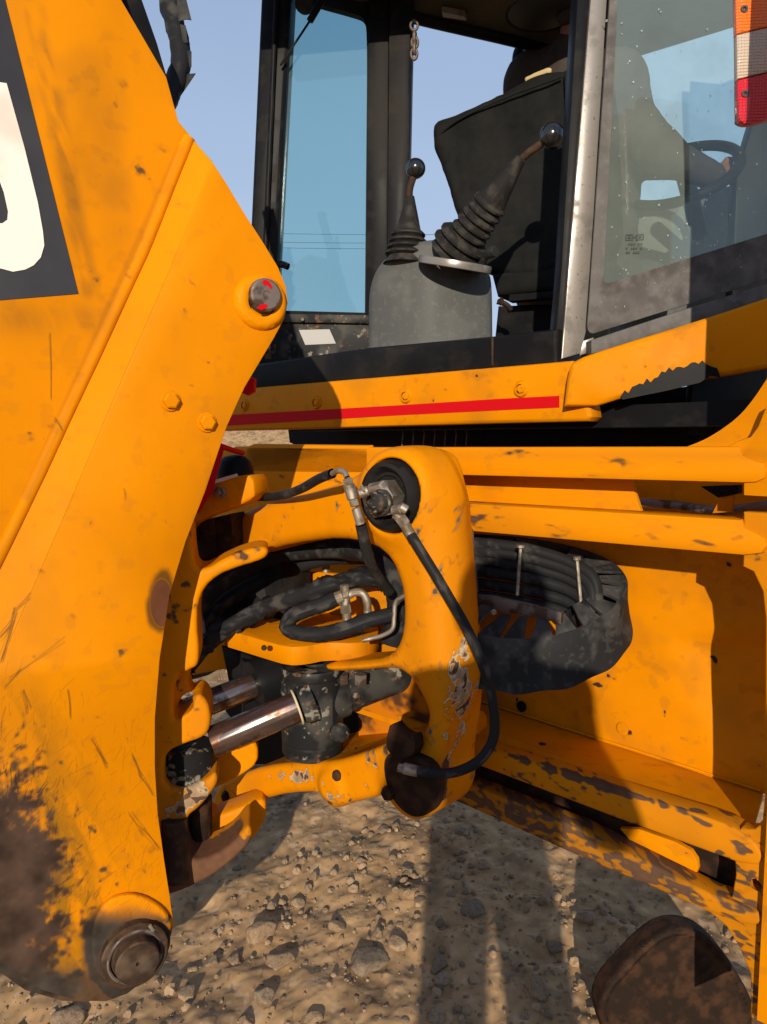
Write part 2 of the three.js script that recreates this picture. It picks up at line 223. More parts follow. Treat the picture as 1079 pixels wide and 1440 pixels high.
  const gt = T(1024, (q) => { const d = sst(0.3, 0.9, q(1) * 0.5 + q(4, 0.3) * 0.5), k = sst(0.78, 0.8, q(23, 0.7)); return [...mix3([0.86, 0.96, 0.92], [0.78, 0.87, 0.83], d), 0.1, 0.5]; });
  M.dirtyGlass = new THREE.MeshPhysicalMaterial({ map: gt.map, transmission: 0.94, roughness: 0.05, thickness: 0, ior: 1.5 });
  M.tintGlass = new THREE.MeshPhysicalMaterial({ color: new THREE.Color().setRGB(0.6, 0.79, 0.81), transmission: 0.96, roughness: 0.03, thickness: 0, ior: 1.5 });
  M.darkPlain = new THREE.MeshStandardMaterial({ color: new THREE.Color().setRGB(0.012, 0.012, 0.013), roughness: 0.6 });
  M.headliner = matFrom(T(256, (q) => [...mix3([0.05, 0.042, 0.03], [0.1, 0.085, 0.06], q(2)), 0.8, q(16)]), { bump: 0.001 });
  M.red = new THREE.MeshPhysicalMaterial({ color: new THREE.Color().setRGB(0.48, 0.004, 0.008), roughness: 0.55, specularIntensity: 0.15 });
  M.paper = new THREE.MeshStandardMaterial({ color: new THREE.Color().setRGB(0.36, 0.35, 0.33), roughness: 0.7 });
  M.ballKnob = new THREE.MeshPhysicalMaterial({ color: new THREE.Color().setRGB(0.012, 0.012, 0.012), roughness: 0.18, clearcoat: 0.4 });
  M.ring = new THREE.MeshStandardMaterial({ color: new THREE.Color().setRGB(0.5, 0.42, 0.26), roughness: 0.5 });
  M.decal = matFrom(T(256, (q) => [...mix3([0.03, 0.031, 0.037], [0.045, 0.045, 0.05], q(3)), 0.4, 0.5]), { bump: 0 });
  M.white = matFrom(T(512, (q) => [...mix3([0.74, 0.68, 0.6], [0.6, 0.54, 0.46], sst(0.5, 0.85, q(2))), 0.42, 0.5]), { bump: 0 });
}

// ---------------------------------------------------------------- the setting: ground
function tag(o, label, category, group) { o.userData.label = label; if (category) o.userData.category = category; if (group) o.userData.group = group; return o; }
const shade = (m) => { m.castShadow = true; m.receiveShadow = true; return m; };
const groundH = (x, z) => (nm(1, x, z) - 0.5) * 0.05 + (nm(3, x, z) - 0.5) * 0.022 + (nm(9, x, z) - 0.5) * 0.004 * (0.3 + 1.8 * sst(0.45, 0.65, nm(2, x + 3, z))) + (nm(24, x, z) - 0.5) * 0.0055 * (0.3 + 1.4 * sst(0.45, 0.6, nm(2, x, z + 5))) + 1.7 * sst(11, 17, -z) * (0.9 + 0.3 * nm(1, x * 0.05, z * 0.05));
{
  const n = 420, pos = new Float32Array((n + 1) * (n + 1) * 3), uv = new Float32Array((n + 1) * (n + 1) * 2), idx = [];
  const f = (t) => { const s = t * 2 - 1; return Math.sign(s) * (2.2 * Math.abs(s) + 700 * Math.pow(Math.abs(s), 9)); };
  for (let j = 0; j <= n; j++) for (let i = 0; i <= n; i++) { const x = 0.1 + f(i / n), z = -2.0 + f(j / n), k = j * (n + 1) + i; pos.set([x, groundH(x, z), z], k * 3); uv.set([x / 2.3, z / 2.3], k * 2); }
  for (let j = 0; j < n; j++) for (let i = 0; i < n; i++) { const a = j * (n + 1) + i; idx.push(a, a + n + 1, a + 1, a + 1, a + n + 1, a + n + 2); }
  const g = new THREE.BufferGeometry(); g.setAttribute('position', new THREE.BufferAttribute(pos, 3)); g.setAttribute('uv', new THREE.BufferAttribute(uv, 2)); g.setIndex(idx); g.computeVertexNormals();
  const t = T(2048, (q) => { const a = q(1), b = q(4, 0.2), c = q(13, 0.5), d = q(29, 0.1), e = q(53, 0.7); let col = mix3([0.33, 0.195, 0.09], [0.44, 0.285, 0.145], a * 0.6 + b * 0.4); col = mix3(col, [0.15, 0.095, 0.055], sst(0.52, 0.8, b) * 0.6); col = mix3(col, [0.42, 0.31, 0.2], sst(0.66, 0.8, d) * 0.4); col = mix3(col, [0.1, 0.07, 0.05], sst(0.68, 0.8, e) * 0.5); return [...col.map((x) => x * (0.66 + 0.68 * c) * (0.85 + 0.3 * d)), 0.9, 0.3 * b + 0.35 * c + 0.25 * d + 0.2 * e]; });
  const m = shade(new THREE.Mesh(g, matFrom(t, { bump: 0.0045 }))); m.name = 'ground'; m.userData.kind = 'structure'; m.userData.label = 'dry brown stony dirt';
  scene.add(m);
}

// ---------------------------------------------------------------- the machine
const loader = new THREE.Group(); loader.name = 'backhoe_loader'; loader.position.set(0.1, 0, -2.0); scene.add(loader);
tag(loader, 'worn orange-yellow backhoe loader seen from behind, cab above and folded boom at left', 'backhoe loader');
const counts = {};
function part(parent, name, g, m, label) {
  const o = shade(new THREE.Mesh(g, m)); const k = (counts[name] = (counts[name] ?? -1) + 1);
  o.name = k ? `${name}_${String(k).padStart(3, '0')}` : name;
  if (parent === loader) o.position.copy(loader.position).negate();
  if (label) o.userData.label = label;
  parent.add(o); return o;
}
const RP = vplane(650, 700, 1.6, -42);       // rear face of the frame rails
const BK = RP.off(-0.21);                    // back plate of the frame
const CAR = vplane(580, 700, 1.42, -42);     // face of the sliding carriage
const BM = vplane(405, 430, 1.5, 30);        // near side of the boom
const KP = vplane(260, 950, 1.5, 9);        // face of the swing post
const SP_ = vplane(469, 560, 2.2, -42);      // rear of the cab

// --- rear frame
{
  const rU = rectOf(RP, 300, 600, 1100, 800), rL = rectOf(RP, 560, 680, 1100, 1460);
  const tU = planeTex(RP, rU, 1536, 512, (u, v, x, y) => paint(u * 0.5, v * 1.2, 0.08 + 0.42 * blob(x, y, 880, 645, 110, 9) + 0.4 * blob(x, y, 740, 640, 90, 8) + 0.42 * blob(x, y, 690, 728, 40, 9) + 0.42 * blob(x, y, 900, 755, 60, 7) + 0.3 * sst(6, 0, Math.abs(y - (622 + (x - 650) * 0.002))) , 0.18 * sst(14, 0, Math.abs(y - 640)), DARK, [0.3, 0.12, 0.01]));
  const tL = planeTex(RP, rL, 1280, 1440, (u, v, x, y) => {
    const s = nm(7, u, v * 3), top = segd(x, y, 700, 1052, 1000, 1152), bot = segd(x, y, 660, 1122, 1000, 1262);
    let w = (y > 1000 ? 0.2 : 0.06) + 0.68 * sst(13, 4, top) * sst(1010, 960, x) + 0.5 * sst(36, 14, bot) * sst(1010, 940, x) + 0.3 * (nm(24, u, v) - 0.5) + 0.45 * blob(x, y, 1040, 1235, 24, 40) + 0.5 * blob(x, y, 1040, 1320, 20, 22) + 0.5 * sst(1330, 1375, y) + 0.2 * blob(x, y, 1060, 1170, 40, 14);
    w += (y > 1000 ? 0.35 : 0.1) * (s - 0.5) + (y > 1000 ? 0.7 * (nm(40, u * 0.55, v * 1.2) - 0.5) : 0);
    return paint(u * 0.6, v * 1.25, w, 0.2 + 0.45 * sst(40, 10, bot) * sst(1000, 940, x), [0.05, 0.035, 0.028], [0.2, 0.1, 0.03], 0.25, 0.75, 1.5); });
  const mU = matFrom(tU, { bump: 0.001 }), mL = matFrom(tL, { bump: 0.0018 });
  const UR = { rect: rU, b: 0.0035, seg: 2 }, LR = { rect: rL, b: 0.005, seg: 3 };
  const back = part(loader, 'rear_frame', new THREE.BufferGeometry(), M.yellow, 'orange box frame with dented back plate, sliding rails and bracket');
  { // dents: replace the back plate by a gently rumpled sheet
    const q = local(BK, [[280, 640], [1130, 640], [1130, 1130], [1071, 1111], [702, 993], [280, 858]]), [a, b, c, d] = bounds(q, 0), n = 70, sh = new THREE.PlaneGeometry(c - a, d - b, n, n); sh.translate((a + c) / 2, (b + d) / 2, 0);
    const p = sh.attributes.position; for (let i = 0; i < p.count; i++) { const x = p.getX(i), y = p.getY(i); const [X, Y] = BK.px(x, y); let z = (noise(x * 0.5 + 0.2, y * 0.5) - 0.5) * 0.014; z -= 0.02 * sst(0, 60, X - (935 + (Y - 890) * 0.35)) * sst(880, 920, Y) * sst(1110, 980, Y); p.setZ(i, z + 0.004); }
    sh.computeVertexNormals(); const uvA = sh.attributes.uv; for (let i = 0; i < p.count; i++) uvA.setXY(i, p.getX(i), p.getY(i));
    // cut what lies below the ledge line
    const keep = [], ix = sh.index.array, [lx0, ly0] = BK.uv(702, 993), [lx1, ly1] = BK.uv(1071, 1111); for (let i = 0; i < ix.length; i += 3) { const ok = [0, 1, 2].some((k) => p.getY(ix[i + k]) > ly0 + (p.getX(ix[i + k]) - lx0) * (ly1 - ly0) / (lx1 - lx0) - 0.02); if (ok) keep.push(ix[i], ix[i + 1], ix[i + 2]); } sh.setIndex(keep);
    sh.applyMatrix4(BK.M); back.geometry = sh;
  }
  part(back, 'rail', slab(RP, [[330, 628], [520, 629], [1041, 628], [1044, 640], [1060, 647], [1074, 651], [1079, 661], [1075, 673], [1064, 678], [1046, 679], [640, 668], [330, 664]], { ...UR, t: 0.06 }), mU, 'upper orange rail');
  part(back, 'rail', slab(RP, [[500, 702], [646, 707], [1043, 731], [1047, 742], [1062, 749], [1076, 757], [1079, 768], [1071, 778], [1046, 781], [651, 746], [500, 736]], { ...UR, t: 0.06 }), mU, 'second orange rail with scuffed paint');
  part(back, 'rail', slab(RP, [[560, 1007], [690, 1053], [1000, 1152], [1030, 1163], [1062, 1185], [1073, 1205], [1066, 1217], [1040, 1214], [868, 1151], [677, 1078], [560, 1036]], { ...LR, t: 0.05 }), mL, 'lower rail with paint worn to dark steel');
  part(back, 'rail', slab(RP.off(0.004), [[560, 1064], [667, 1106], [813, 1164], [1000, 1258], [1030, 1268], [1066, 1284], [1073, 1297], [1062, 1302], [1044, 1300], [978, 1274], [813, 1204], [658, 1134], [560, 1094]], { ...LR, t: 0.05 }), mL, 'lowest rail, rusty and scraped');
  // ledge between the back plate and the lower rail
  const lb = [[280, 858], [702, 993], [1074, 1112]].map(([x, y]) => BK.hit(x, y)), lf = [[1056, 1172], [690, 1054], [280, 922]].map(([x, y]) => RP.off(-0.012).hit(x, y));
  const up = V3(0, 1, 0); part(back, 'ledge', prism([lb[0], lb[2], lf[0], lf[2]].map((p) => p.clone().addScaledVector(up, -0.003)), V3(0, -0.012, 0)), M.yellow);
  part(back, 'ledge_flange', tube([BK.off(0.008).hit(560, 948), BK.off(0.008).hit(702, 994), BK.off(0.008).hit(900, 1057), BK.off(0.008).hit(1071, 1112)], 0.003, { rad: 6 }), M.yellow);
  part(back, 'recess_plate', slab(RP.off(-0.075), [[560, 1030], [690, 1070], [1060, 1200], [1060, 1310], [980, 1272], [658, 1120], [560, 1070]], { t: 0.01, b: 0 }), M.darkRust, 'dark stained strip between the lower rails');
  part(back, 'gusset_tab', slab(RP.off(-0.04), [[872, 1165, 1], [900, 1166, 1], [968, 1190], [985, 1215], [975, 1240], [930, 1218], [905, 1205]], { t: 0.012, sm: 1 }), M.yellow);
  part(back, 'channel', slab(RP.off(-0.075), [[560, 640], [890, 650], [890, 674], [893, 692], [899, 710], [906, 730], [560, 715]], { t: 0.012 }), M.yellow);
  part(back, 'end_bracket', merge(
    slab(RP.off(-0.006), [[1015, 632], [1038, 620], [1056, 614], [1066, 600], [1074, 580], [1079, 570], [1130, 540], [1130, 701], [1079, 699], [1046, 697], [1046, 640]], { ...UR, t: 0.03, rect: rU })), mU);
  part(back, 'end_bracket', slab(RP.off(-0.006), [[1046, 720], [1130, 724], [1130, 1500], [1057, 1500], [1056, 1370], [1040, 1332], [1022, 1303], [1000, 1284], [976, 1272], [1030, 1262], [1035, 1230], [1033, 1195], [1030, 1176], [1044, 1164], [1052, 1166], [1062, 1166], [1072, 1158], [1076, 1120], [1077, 870], [1073, 832], [1060, 804], [1045, 797], [1046, 770]], { ...LR, t: 0.03, b: 0.003, holes: [[[1056, 1234], [1064, 1232], [1073, 1242], [1075, 1252], [1068, 1257], [1056, 1250], [1052, 1242]]] }), mL, 'end bracket with chipped paint and an oval hole');
  part(back, 'gusset', slab(RP.off(-0.035), [[955, 640, 1], [966, 628, 1], [990, 619], [1015, 604], [1040, 585], [1060, 561], [1079, 532], [1130, 450, 1], [1130, 640, 1]], { t: 0.02, sm: 2, b: 0.002 }), M.yellow);
  part(back, 'frame_top', slab(RP.off(-0.0), [[342, 640], [346, 628], [356, 624], [520, 626], [520, 640], [520, 705], [352, 705]], { ...UR, t: 0.02, b: 0.008 }), mU);
  // pipe through the slot, and fittings behind it
  part(back, 'slot_pipe', tube([[892, 706, 1.52], [950, 711, 1.5], [1005, 718, 1.42], [1040, 716, 1.36], [1085, 710, 1.3]], 0.009), M.dullSteel);
  part(back, 'slot_bracket', slab(RP.off(-0.11), [[1012, 702], [1034, 690], [1030, 720], [1002, 722]], { t: 0.01 }), M.yellow);
  part(back, 'slot_bracket', slab(RP.off(-0.1), [[985, 684], [1040, 682], [1040, 694], [1010, 700]], { t: 0.02 }), M.black);
  for (const [x, y] of [[737, 992], [879, 1023]]) part(back, 'plate_bolt', lathe([[0, 0.002], [0.005, 0.002], [0.008, 0], [0.012, 0.003], [0.013, 0.006], [0, 0.008]], on(BK, x, y, 0.004), on(BK, x, y, 0.1), 16), y < 1000 ? M.black : M.yellow);
  // stabiliser tower beyond the right end of the frame
  const A = on(RP, 1128, 900, 0.01), tw = (w, y0, y1, d) => { const g = new THREE.BoxGeometry(w, y1 - y0, d, 1, 1, 1); g.rotateY(-42 * Math.PI / 180); g.translate(A.x + w * 0.5, (y0 + y1) / 2, A.z - 0.02); return boxUV(g); };
  const leg = part(loader, 'stabiliser', tw(0.16, 0.3, 2.15, 0.14), M.yellow);
  // stabiliser foot at the lower right
  const FP = vplane(950, 1400, 1.5, 4), q = local(FP, [[842, 1424], [847, 1402], [862, 1378], [910, 1328], [938, 1310], [962, 1306], [986, 1311], [1010, 1328], [1038, 1366], [1058, 1402], [1072, 1440], [1082, 1530], [875, 1530], [850, 1450]], 1), sd = polySDF(q), [x0, y0, x1, y1] = bounds(q, 0.02);
  part(leg, 'foot', castPart(FP, (x, y, z) => { const d = sd(x, y); return smax(extr(d, z, -0.06, 0, 0.012), -extr(d + 0.014, z, -0.005, 0.1, 0.003), 0.004) + (vnoise(x * 60, y * 60, z * 60) - 0.5) * 0.0025; }, [x0, y0, -0.18], [x1, y1, 0.02], 0.006), M.darkRust, 'dark rusty rounded stabiliser foot');
}

// --- sliding carriage
const CR = rectOf(CAR, 290, 600, 720, 1170, 0.06);
let carriage;
{
  const body = [[318, 728], [364, 708], [417, 696], [460, 684], [500, 666], [522, 645], [548, 632], [575, 632], [592, 650], [600, 690], [606, 745], [610, 805], [615, 870], [622, 930], [625, 1000], [620, 1045], [612, 1090], [606, 1120], [596, 1145], [578, 1154], [557, 1138], [541, 1121], [528, 1119], [510, 1124], [487, 1129], [470, 1137], [457, 1128], [450, 1113], [405, 1114], [366, 1124], [330, 1138], [306, 1146], [299, 1136], [304, 1122], [330, 1108], [380, 1093], [430, 1088], [470, 1082], [505, 1068], [545, 1050], [578, 1048], [592, 1030], [599, 1006], [596, 982], [582, 958], [557, 944], [539, 942], [505, 945], [466, 947], [451, 944], [450, 934], [500, 932], [533, 928], [552, 914], [564, 886], [568, 850], [564, 820], [548, 790], [520, 766], [470, 757], [420, 763], [380, 771], [335, 786], [316, 778]];
  const q = local(CAR, body, 1), sd = polySDF(q), [x0, y0, x1, y1] = bounds(q, 0.03), hub = CAR.uv(556, 697), low = CAR.uv(577, 1103), T0 = 0.14;
  const armD = polySDF(local(CAR, [[303, 1144], [299, 1126], [305, 1106], [330, 1092], [370, 1077], [430, 1072], [470, 1071], [510, 1060], [540, 1050], [566, 1054], [566, 1100], [530, 1119], [487, 1129], [470, 1137], [455, 1127], [450, 1113], [405, 1113], [366, 1123], [330, 1137]], 1));
  const ca = CAR.uv(600, 720), cb = CAR.uv(617, 960), ear = CAR.uv(470, 1105);
  const tC = planeTex(CAR, CR, 1024, 1024, (u, v, x, y) => {
    let w = 0.16 + 0.75 * blob(x, y, 655, 1000, 10, 70) + 0.45 * blob(x, y, 640, 985, 16, 95) + 0.5 * blob(x, y, 420, 1090, 60, 9) + 0.4 * blob(x, y, 330, 1120, 40, 16) + 0.62 * blob(x, y, 475, 1120, 22, 22) + 0.45 * segd(x, y, 630, 1090, 625, 1150) ** -1 * 4 * (y > 1070 ? 1 : 0) + 0.4 * blob(x, y, 555, 942, 26, 6) + 0.45 * blob(x, y, 330, 745, 26, 40) + 0.25 * blob(x, y, 500, 905, 30, 12);
    const pale = blob(x, y, 655, 1000, 26, 110) + blob(x, y, 430, 1085, 90, 22);
    return paint(u, v, clamp(w, 0, 0.95), 0.12 * blob(x, y, 630, 1120, 50, 60) + 0.2 * blob(x, y, 340, 740, 40, 40), pale > 0.2 && nm(30, u, v) < 0.62 ? [0.36, 0.3, 0.2] : DARK, pale > 0.2 ? [0.5, 0.4, 0.26] : PRIM); });
  const g = castPart(CAR, (x, y, z) => { // the whole casting
    const d = sd(x, y); let s = extr(d, z, -T0, 0, 0.026);
    s = smin(s, extr(armD(x, y), z, -0.3, 0.002, 0.014), 0.02);
    s = smin(s, capsule([x, y, z], [ca[0] - 0.03, ca[1], -0.055], [cb[0] - 0.015, cb[1], -0.06], 0.056, 0.05), 0.05);      // swollen column
    const h = Math.hypot(x - hub[0], y - hub[1]); s = smin(s, extr(h - 0.086, z, -0.09, 0.012, 0.016), 0.03); s = smax(s, -extr(h - 0.071, z, -0.012, 0.2, 0.004), 0.008);
    const l = Math.hypot(x - low[0], y - low[1]); s = smin(s, extr(l - 0.062, z, -0.13, 0.008, 0.012), 0.03);
    const e = Math.hypot(x - ear[0], y - ear[1]); s = smin(s, extr(e - 0.03, z, -0.1, 0.012, 0.01), 0.025);
    return s + (vnoise(x * 30, y * 30, z * 30) - 0.5) * 0.0022;
  }, [x0, y0, -0.32], [x1 + 0.02, y1 + 0.01, 0.04], 0.0055, CR);
  carriage = part(loader, 'swing_carriage', g, matFrom(tC, { bump: 0.0014 }), 'cast orange carriage with upper and lower arms, scraped on its right side');
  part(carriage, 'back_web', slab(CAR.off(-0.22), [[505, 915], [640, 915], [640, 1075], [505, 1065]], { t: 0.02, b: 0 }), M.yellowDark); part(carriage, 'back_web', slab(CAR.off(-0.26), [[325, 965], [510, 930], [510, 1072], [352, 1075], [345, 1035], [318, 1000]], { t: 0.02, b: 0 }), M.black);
  // black cap of the upper clamp
  const HP = CAR.off(-0.004), hc = on(HP, 556, 697), hn = hc.clone().add(CAR.N);
  const cap = part(carriage, 'clamp_cap', lathe([[0, 0.012], [0.036, 0.012], [0.044, 0.016], [0.05, 0.026], [0.056, 0.031], [0.063, 0.029], [0.068, 0.02], [0.07, 0.004], [0.07, -0.01]], hc, hn, 48), M.black, 'black round clamp cap');
  { // raised ring of small letters-like casting marks, worn
    const r = rng(5), gs = []; for (let i = 0; i < 15; i++) { const a = 0.55 + i * 0.135, b = new THREE.BoxGeometry(0.0055, 0.0075 * (0.7 + r() * 0.4), 0.0025); b.rotateZ(a - Math.PI / 2); b.translate(Math.cos(a) * 0.043, Math.sin(a) * 0.043, 0.0165); b.applyMatrix4(CAR.M.clone().setPosition(hc)); gs.push(boxUV(b)); } part(cap, 'casting_mark', merge(gs), M.black); }
  const bn = CAR.N, bp = (x, y, z) => on(HP, x, y, z);
  { // banjo valve block: bevelled hexagonal block, plug, two ports
    const B0 = on(HP, 556, 700, 0.01), blk = lathe([[0, 0], [0.034, 0], [0.037, 0.004], [0.037, 0.036], [0.029, 0.046], [0, 0.046]], B0, B0.clone().add(bn), 6); part(cap, 'valve_block', blk, M.steel);
    const B1 = on(HP.off(0.056), 536, 706, 0); part(cap, 'plug', lathe([[0.024, 0], [0.024, 0.006], [0.02, 0.008], [0.02, 0.022], [0.0175, 0.026], [0.009, 0.026], [0.007, 0.023], [0, 0.023]], B1.clone().addScaledVector(bn, -0.006), B1.clone().addScaledVector(bn, 0.03), 30), M.blackChip, 'dark round plug');
    const Dz = 1.36; const pt = (x, y, d = Dz) => at(x, y, d);
    part(cap, 'elbow', merge(rod(pt(553, 718), pt(566, 716, 1.35), 0.009), rod(pt(563, 712, 1.35), pt(573, 718, 1.35), 0.0085), rod(pt(556, 722), pt(567, 731), 0.0095)), M.steel);
    part(cap, 'hose_nut', merge(hex(pt(563, 727), pt(571, 738), 0.0115), rod(pt(569, 736), pt(581, 757), 0.0098)), M.steel);
    part(cap, 'tee', merge(rod(pt(519, 690, 1.37), pt(505, 694, 1.37), 0.009), hex(pt(489, 673, 1.38), pt(491.5, 682, 1.38), 0.0095), rod(pt(491, 681, 1.38), pt(497, 702, 1.38), 0.0105), hex(pt(514, 688, 1.37), pt(510, 690, 1.37), 0.0115), hex(pt(497, 702, 1.38), pt(500, 712, 1.38), 0.009), rod(pt(501, 714, 1.38), pt(508, 738, 1.38), 0.0085)), M.steel);
    part(cap, 'bent_pipe', tube([[468, 666, 1.42], [477, 662, 1.4], [485, 664, 1.39], [489, 672, 1.38]], 0.0055), M.steel);
  }
  part(loader, 'hydraulic_hose', tube([[360, 698, 1.74], [378, 699, 1.68], [400, 696, 1.62], [425, 687, 1.54], [450, 673, 1.46], [468, 666, 1.42]], 0.0095), M.hose, 'dark hose crossing the upper arm');
  const ph = part(loader, 'hydraulic_hose', tube([[579, 753, 1.355], [592, 774, 1.34], [610, 803, 1.33], [632, 840, 1.32], [655, 880, 1.315], [674, 920, 1.31], [689, 965, 1.31], [696, 1005, 1.31], [694, 1040, 1.31], [678, 1066, 1.31], [655, 1081, 1.32], [625, 1088, 1.335], [588, 1084, 1.35]], 0.0092, { rad: 16 }), M.hose, 'black hose looping down the right side of the carriage');
  part(ph, 'ferrule', merge(rod(at(568, 1080, 1.36), at(589, 1085, 1.35), 0.0105), rod(at(560, 1079, 1.362), at(570, 1081, 1.36), 0.008)), M.steel);
  part(loader, 'flat_hose', tube([[508, 737, 1.385], [514, 765, 1.4], [521, 790, 1.42], [532, 810, 1.46], [548, 832, 1.5]], 0.0105, { rad: 10 }), M.boot, 'grey-brown hose hanging from the tee');
  // lower clamp
  const LC = CAR.off(0.008), lq = chaikin([[538, 1072], [545, 1060], [562, 1056], [590, 1066], [608, 1082], [615, 1105], [612, 1135], [596, 1150], [575, 1150], [552, 1128], [541, 1100]], 2);
  const lc = part(carriage, 'lower_clamp', merge(slab(LC.off(0.016), lq, { t: 0.03, b: 0.006, seg: 3 }), slab(LC.off(0.03), [[543, 1040], [549, 1015], [560, 1028], [572, 1036], [582, 1034], [583, 1062], [565, 1070], [550, 1062], [543, 1052]], { t: 0.03, b: 0.003, sm: 1 })), M.darkRust, 'dark brown clamp plate at the foot of the carriage');
  part(lc, 'clamp_bolt', hex(on(LC, 557, 1110, 0.012), on(LC, 557, 1110, 0.03), 0.014), M.darkRust);
  // cap plate over the swing cylinder trunnion
  const HPl = hplane(430, 910, 1.56), top = chaikin([[313, 884], [338, 891, 1], [369, 900], [405, 910], [430, 909], [460, 903], [500, 905], [524, 899], [535, 888], [528, 872], [480, 846], [440, 835], [380, 850]], 1);
  const cp = part(carriage, 'trunnion_cap', slab(HPl, top, { t: 0.04, b: 0.0025, seg: 2 }), M.yellow, 'orange cap plate bolted over the swing cylinders');
  for (const [x, y, dy] of [[478, 897, 0], [504, 892, 0]]) { const p = HPl.hit(x, y); part(cp, 'bolt', merge(rod(p.clone(), p.clone().add(V3(0, 0.004, 0)), 0.017), hex(p.clone().add(V3(0, 0.004, 0)), p.clone().add(V3(0, 0.018, 0)), 0.0135)), M.dullSteel); const d = CAR.off(-0.07).hit(x + 4, 948); part(cp, 'nut', hex(d, d.clone().add(V3(0, -0.022, 0)), 0.014), M.dullSteel); }
  part(cp, 'side_bolt', rod(at(372, 911, 1.56), at(372, 911, 1.54), 0.006, 10), M.darkRust);
  for (const [x, y] of [[478, 1090], [321, 1119]]) part(carriage, 'lock_screw', lathe([[0, 0.01], [0.008, 0.01], [0.013, 0.005], [0.014, -0.01]], on(CAR, x, y, 0.004), on(CAR, x, y, 0.1), 18), M.darkRust);
  // kingpin bushing block, grease cap, upper knuckle bracket
  const KB = vplane(300, 760, 1.72, -20);
  part(carriage, 'kingpin_block', merge(slab(KB, [[262, 738], [300, 728], [302, 778], [270, 800]], { t: 0.08, b: 0.004 }), slab(KB.off(-0.01), [[296, 729], [326, 722], [328, 774], [296, 781]], { t: 0.06, b: 0.004 })), M.darkRust, 'greasy brown block at the upper pivot');
  part(carriage, 'kingpin_screw', lathe([[0.004, 0.002], [0.005, 0.008], [0.011, 0.008], [0.013, 0]], on(KB, 282, 757), on(KB, 282, 757, 0.1), 20), M.darkRust);
  const UB = vplane(320, 700, 1.63, -12);
  const ub = part(loader, 'pivot_bracket', slab(UB, chaikin([[236, 750, 1], [262, 690], [296, 678], [340, 668], [355, 669], [359, 690], [357, 701], [330, 714], [268, 734], [240, 760, 1]], 1), { t: 0.09, b: 0.006, seg: 3 }), M.yellow, 'orange pivot bracket above the kingpin');
  part(ub, 'nut', merge(hex(on(UB, 312, 692), on(UB, 312, 692, 0.012), 0.013), rod(on(UB, 312, 692, 0.012), on(UB, 312, 692, 0.024), 0.006)), M.steel);
  const gc = at(331, 668, 1.74); part(ub, 'grease_cap', lathe([[0.045, -0.03], [0.042, 0.01], [0.036, 0.03], [0.024, 0.042], [0, 0.047]], gc, gc.clone().add(V3(0, 1, 0)), 32), M.black, 'black domed cap');
  part(ub, 'washer_plate', slab(UB.off(0.004), [[299, 676], [333, 666], [335, 670], [300, 681]], { t: 0.003, b: 0 }), M.white);
  const lk = part(loader, 'boom_lock', slab(vplane(300, 680, 1.62, 10), [[270, 720], [306, 625], [316, 630], [300, 690], [280, 722]], { t: 0.03 }), M.red, 'red painted lock lever behind the boom'); part(lk, 'lock_rod', tube([[308, 626, 1.62], [325, 632, 1.68], [342, 637, 1.75]], 0.006), M.red); part(lk, 'lock_hook', slab(vplane(350, 540, 1.75, 0), [[340, 552], [350, 528], [359, 532], [358, 550], [348, 556]], { t: 0.03, b: 0.006 }), M.red);
}

